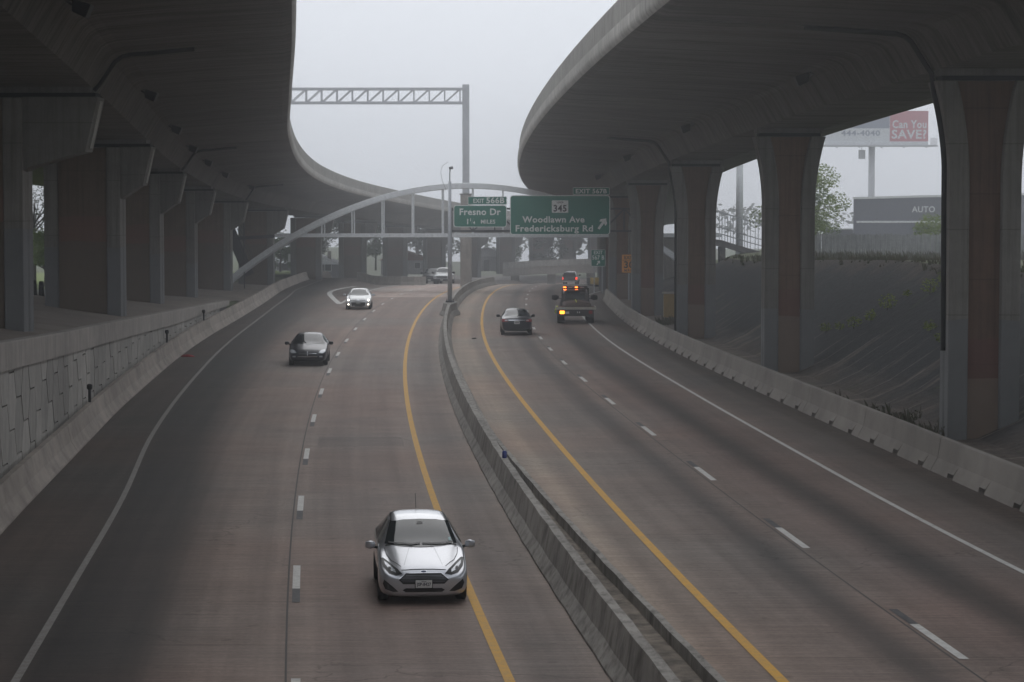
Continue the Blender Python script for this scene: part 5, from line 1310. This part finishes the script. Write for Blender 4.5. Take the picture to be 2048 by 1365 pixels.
# --- yellow crash cushion at the exit gore
d = 240.0
cc = Thing('crash_cushion', 'low faded yellow crash cushion at the exit ramp gore, far right', 'crash cushion', (8.5, d, zright(d)), 0.15)
YEL = plain('faded_yellow_paint', (0.45, 0.30, 0.05), 0.5)
for k in range(4): MB().box(-0.45, 0.45, k * 0.95, k * 0.95 + 0.88, 0.22, 0.85).build('bay', YEL if k < 2 else STEEL_DARK, cc, bevel=0.04)
MB().box(-0.4, 0.4, 0.0, 3.7, 0.0, 0.2).build('skid', STEEL_DARK, cc)
MB().tube([(0, -0.03, 0.2), (0, -0.03, 0.85)], 0.45, 14).build('nose', YEL, cc, smooth=True)

# ------------------------------------------------------------------ trees and weeds
def leaf_mat(name, c1, c2):
    m, nt, b = node_mat(name)
    n = noise(nt, position(nt), 1.2, 4)
    c = mixc(nt, c1, c2, ramp(nt, n, [(0.35, 0), (0.65, 1)])); nt.links.new(c, b.inputs['Base Color'])
    b.inputs['Roughness'].default_value = 0.75
    tl = nt.nodes.new('ShaderNodeBsdfTranslucent'); nt.links.new(c, tl.inputs['Color']); ms = nt.nodes.new('ShaderNodeMixShader'); ms.inputs[0].default_value = 0.35
    out = [q for q in nt.nodes if q.type == 'OUTPUT_MATERIAL'][0]; nt.links.new(b.outputs[0], ms.inputs[1]); nt.links.new(tl.outputs[0], ms.inputs[2]); nt.links.new(ms.outputs[0], out.inputs['Surface'])
    return m
BARK = plain('bark', (0.07, 0.055, 0.045), 0.9, var=0.3)
LIME = leaf_mat('lime_leaves', (0.20, 0.26, 0.06), (0.11, 0.16, 0.035)); MIDG = leaf_mat('mid_green_leaves', (0.10, 0.15, 0.05), (0.05, 0.085, 0.03)); GREYG = leaf_mat('grey_green_leaves', (0.08, 0.095, 0.06), (0.04, 0.05, 0.03))
WEED = leaf_mat('weed_leaves', (0.26, 0.32, 0.06), (0.15, 0.19, 0.04)); DRYW = leaf_mat('dry_weed_leaves', (0.085, 0.07, 0.045), (0.05, 0.06, 0.025))
def leaves(mb, c, r, n, size, rng, squash=0.8):
    for _ in range(n):
        v = Vector((rng.gauss(0, 1), rng.gauss(0, 1), rng.gauss(0, 1))).normalized() * r * (0.35 + 0.65 * rng.random() ** 0.5)
        p = Vector(c) + Vector((v.x, v.y, v.z * squash))
        a = Vector((rng.uniform(-1, 1), rng.uniform(-1, 1), rng.uniform(-0.6, 0.6))).normalized(); b = a.cross(Vector((rng.uniform(-1, 1), rng.uniform(-1, 1), rng.uniform(-1, 1)))).normalized()
        s = size * rng.uniform(0.6, 1.3)
        k = len(mb.v); mb.v += [tuple(p - a * s), tuple(p + b * s * 0.45), tuple(p + a * s), tuple(p - b * s * 0.45)]; mb.f.append((k, k+1, k+2, k+3))
def tree(label, x, y, z, h, r, mat, seed, n=2600, leaf=0.16, clumps=16, trunk=0.18, low=0.3, group=None, name='leafy_tree', sparse=1.0):
    rng = random.Random(seed); th = Thing(name, label, 'tree', (x, y, z), 0, group)
    tr = MB(); top = Vector((rng.uniform(-0.3, 0.3), rng.uniform(-0.3, 0.3), h * 0.8))
    tr.tube([(0, 0, -0.2), (0.05, 0, h * 0.25), (top.x * 0.5, top.y * 0.5, h * 0.5), tuple(top)], [trunk, trunk * 0.8, trunk * 0.55, trunk * 0.15], 8)
    cm = MB(); cs = []
    for i in range(clumps):
        t = rng.uniform(low, 1.0); a = rng.uniform(0, 6.283); rad = r * math.sqrt(max(0.05, 1 - ((t - 0.55) / 0.6) ** 2)) * rng.uniform(0.35, 0.95)
        c = (rad * math.cos(a), rad * math.sin(a), h * t * 0.94); cs.append(c)
        s0 = Vector((top.x * t * 0.6, top.y * t * 0.6, h * t * 0.62)); tr.tube([tuple(s0), tuple((s0 + Vector(c)) / 2 + Vector((0, 0, 0.1))), c], [trunk * 0.35, trunk * 0.2, trunk * 0.06], 5)
        leaves(cm, c, r * rng.uniform(0.24, 0.46), int(n / clumps * sparse), leaf, rng)
    tr.build('trunk', BARK, th, smooth=True); cm.build('crown', mat, th, fix=False)
tree('bright green tree behind the second right pier', 23.0, 192, ground_right(23.0, 192), 6.6, 3.4, LIME, 1, 6000, 0.13, 26, 0.16)
tree('hazy tree right of the second right pier, left of the workshop', 28.2, 226, 3.1, 5.6, 2.4, MIDG, 2, 3000, 0.16, 16)
tree('lime bush before the workshop beside the nearest right pier', 32.2, 180, 3.4, 3.0, 2.6, LIME, 3, 4600, 0.12, 20, 0.1, 0.2)
tree('bare twiggy bush at the fence beside the nearest right pier', 29.9, 166, 3.5, 3.9, 1.0, DRYW, 31, 500, 0.08, 9, 0.05, 0.4)
tree('green tree on the verge framed between the two nearest left piers', -39.6, 206, plateau_L(206), 4.6, 2.3, LIME, 4, 4200, 0.14, 20, 0.14, 0.35)
tree('tall grey green tree rising behind the verge tree on the left', -44.5, 226, plateau_L(226), 9.5, 4.6, GREYG, 5, 4200, 0.15, 26, 0.25, 0.4, None, 'leafy_tree', 0.6)
tree('dark tree left of the far bright roofed house', -31.5, 330, plateau_L(330) - 0.3, 5.0, 3.0, MIDG, 6, 2600, 0.2, 16)
tree('broad grey tree above the far bright roofed house', -29.5, 378, -3.0, 10.5, 5.0, GREYG, 7, 5000, 0.22, 20)
tree('mid green tree between the first two far piers', -22.0, 392, -3.2, 9.0, 4.2, MIDG, 8, 3600, 0.22, 14)
tree('hazy tree left of the gantry base', -14.0, 430, -4.5, 9.5, 4.2, GREYG, 9, 3000, 0.25, 14)
tree('hazy tree right of the gantry base', -1.5, 440, -5.0, 6.6, 3.6, MIDG, 10, 2000, 0.25, 14)
tree('far hazy tree below the large green sign', 7.0, 460, -5.0, 6.0, 3.4, GREYG, 11, 1800, 0.25, 12)
tree('far tree behind the arch foot on the left', -40, 300, -1.4, 9.5, 4.4, MIDG, 12, 4200, 0.2, 14)
tree('dim tree behind the stair on the left', -40, 262, -0.8, 9.5, 4.4, MIDG, 13, 4200, 0.2, 14)
rng = random.Random(42)
fw_ = MB()
for i in range(90):
    X = -420 + i * 9.0 + rng.uniform(-4, 4); Y = 600 + rng.uniform(-30, 60)
    z = -5.0 if X < 40 else 1.0
    leaves(fw_, (X, Y, z + 2.5), rng.uniform(4, 7), 90, 0.9, rng, 0.6)
stuff(fw_.build('far_wood', GREYG, fix=False))

# weeds along the fence foot, on the bank and behind the barrier
wd = MB()
def tuft(mb, x, y, z, h, n, rng):
    for _ in range(n):
        a = rng.uniform(0, 6.283); l = h * rng.uniform(0.5, 1.15); w = 0.018 + 0.012 * rng.random()
        dx, dy = math.cos(a) * l * 0.35, math.sin(a) * l * 0.35; k = len(mb.v)
        px, py = x + rng.uniform(-0.12, 0.12), y + rng.uniform(-0.12, 0.12)
        mb.v += [(px - w, py, z), (px + w, py, z), (px + dx * 0.5 + w, py + dy * 0.5, z + l * 0.7), (px + dx, py + dy, z + l)]; mb.f += [(k, k+1, k+2), (k, k+2, k+3)]
for i in range(900):
    x = 19 + 18 * rng.random(); y = 161.7 - rng.random() ** 2 * 4.0; tuft(wd, x, y, ground_right(x, y), rng.uniform(0.2, 0.75), 6, rng)
for i in range(500):
    d_ = rng.uniform(60, 180); x = right_profile(d_)[2][0] + rng.uniform(-0.5, 3); tuft(wd, x, d_, ground_right(x, d_), rng.uniform(0.1, 0.35), 5, rng)
stuff(wd.build('weeds', DRYW, fix=False))
wb_ = MB()
for cx, cd, rad, n in ((10.9, 76.5, 1.6, 90), (11.6, 70.5, 0.8, 40), (10.3, 84, 0.8, 40), (9.8, 92, 0.7, 30), (8.8, 118, 0.8, 30), (8.6, 126, 0.6, 20), (9.4, 147.5, 0.7, 25)):
    for i in range(n):
        x, y = cx + rng.gauss(0, rad * 0.5), cd + rng.gauss(0, rad); x = max(x, bar_R(y) + 0.8)
        leaves(wb_, (x, y, ground_right(x, y) + 0.25 * rng.random()), 0.22, 9, 0.06, rng); tuft(wb_, x, y, ground_right(x, y), rng.uniform(0.2, 0.6), 5, rng)
stuff(wb_.build('low_scrub', DRYW, fix=False))
spots = [(1775, 625, 0.75), (1742, 648, 0.55), (1708, 668, 0.6), (1680, 668, 0.4), (1652, 668, 0.5), (1860, 592, 0.7), (1890, 572, 0.6), (1815, 600, 0.35), (1862, 672, 0.5), (1880, 695, 0.4)]
W_LAB = ['brightest leafy weed in the middle of the bank', 'leafy weed left of the brightest one on the bank', 'third weed down the bank seam', 'small weed fourth along the bank seam', 'weed beside the second right pier', 'large weed beside the nearest right pier on the bank', 'topmost weed beside the nearest right pier',
         'small weed above the brightest one', 'dull weed low beside the nearest right pier', 'lowest small weed beside the nearest right pier']
for (px, py, s), lb_ in zip(spots, W_LAB):
    q = None
    for dd_ in range(60, 200):
        X = (px - 1024) / 4860 * dd_; Z = 7.6 - (py - 405) / 4860 * dd_
        if ground_right(X, dd_) > Z: q = (X, dd_, ground_right(X, dd_)); break
    if q is None: continue
    th = Thing('weed_plant', lb_, 'weed', q, 0, 'weeds growing on the right bank')
    m_ = MB(); leaves(m_, (0, 0, s * 0.55), s * 0.55, int(130 * s), 0.075, rng); m_.build('foliage', WEED, th, fix=False)
    st_ = MB(); st_.tube([(0, 0, -0.03), (0.05, 0, s * 0.5), (0.0, 0.03, s)], [0.02, 0.015, 0.006], 5); st_.build('stem', BARK, th)
# ------------------------------------------------------------------ haze
hm = bpy.data.materials.new('haze_air'); hm.use_nodes = True
nt = hm.node_tree; nt.nodes.clear()
ho = nt.nodes.new('ShaderNodeOutputMaterial'); hv = nt.nodes.new('ShaderNodeVolumePrincipled')
hv.inputs['Color'].default_value = (0.93, 0.95, 0.98, 1); hv.inputs['Density'].default_value = HAZE_DENSITY
hv.inputs['Anisotropy'].default_value = 0.78
nt.links.new(hv.outputs[0], ho.inputs['Volume'])
stuff(MB().box(-720, 820, -200, 720, -11, 27).build('haze', hm))
print('objects', len(bpy.data.objects), 'panels', npan)
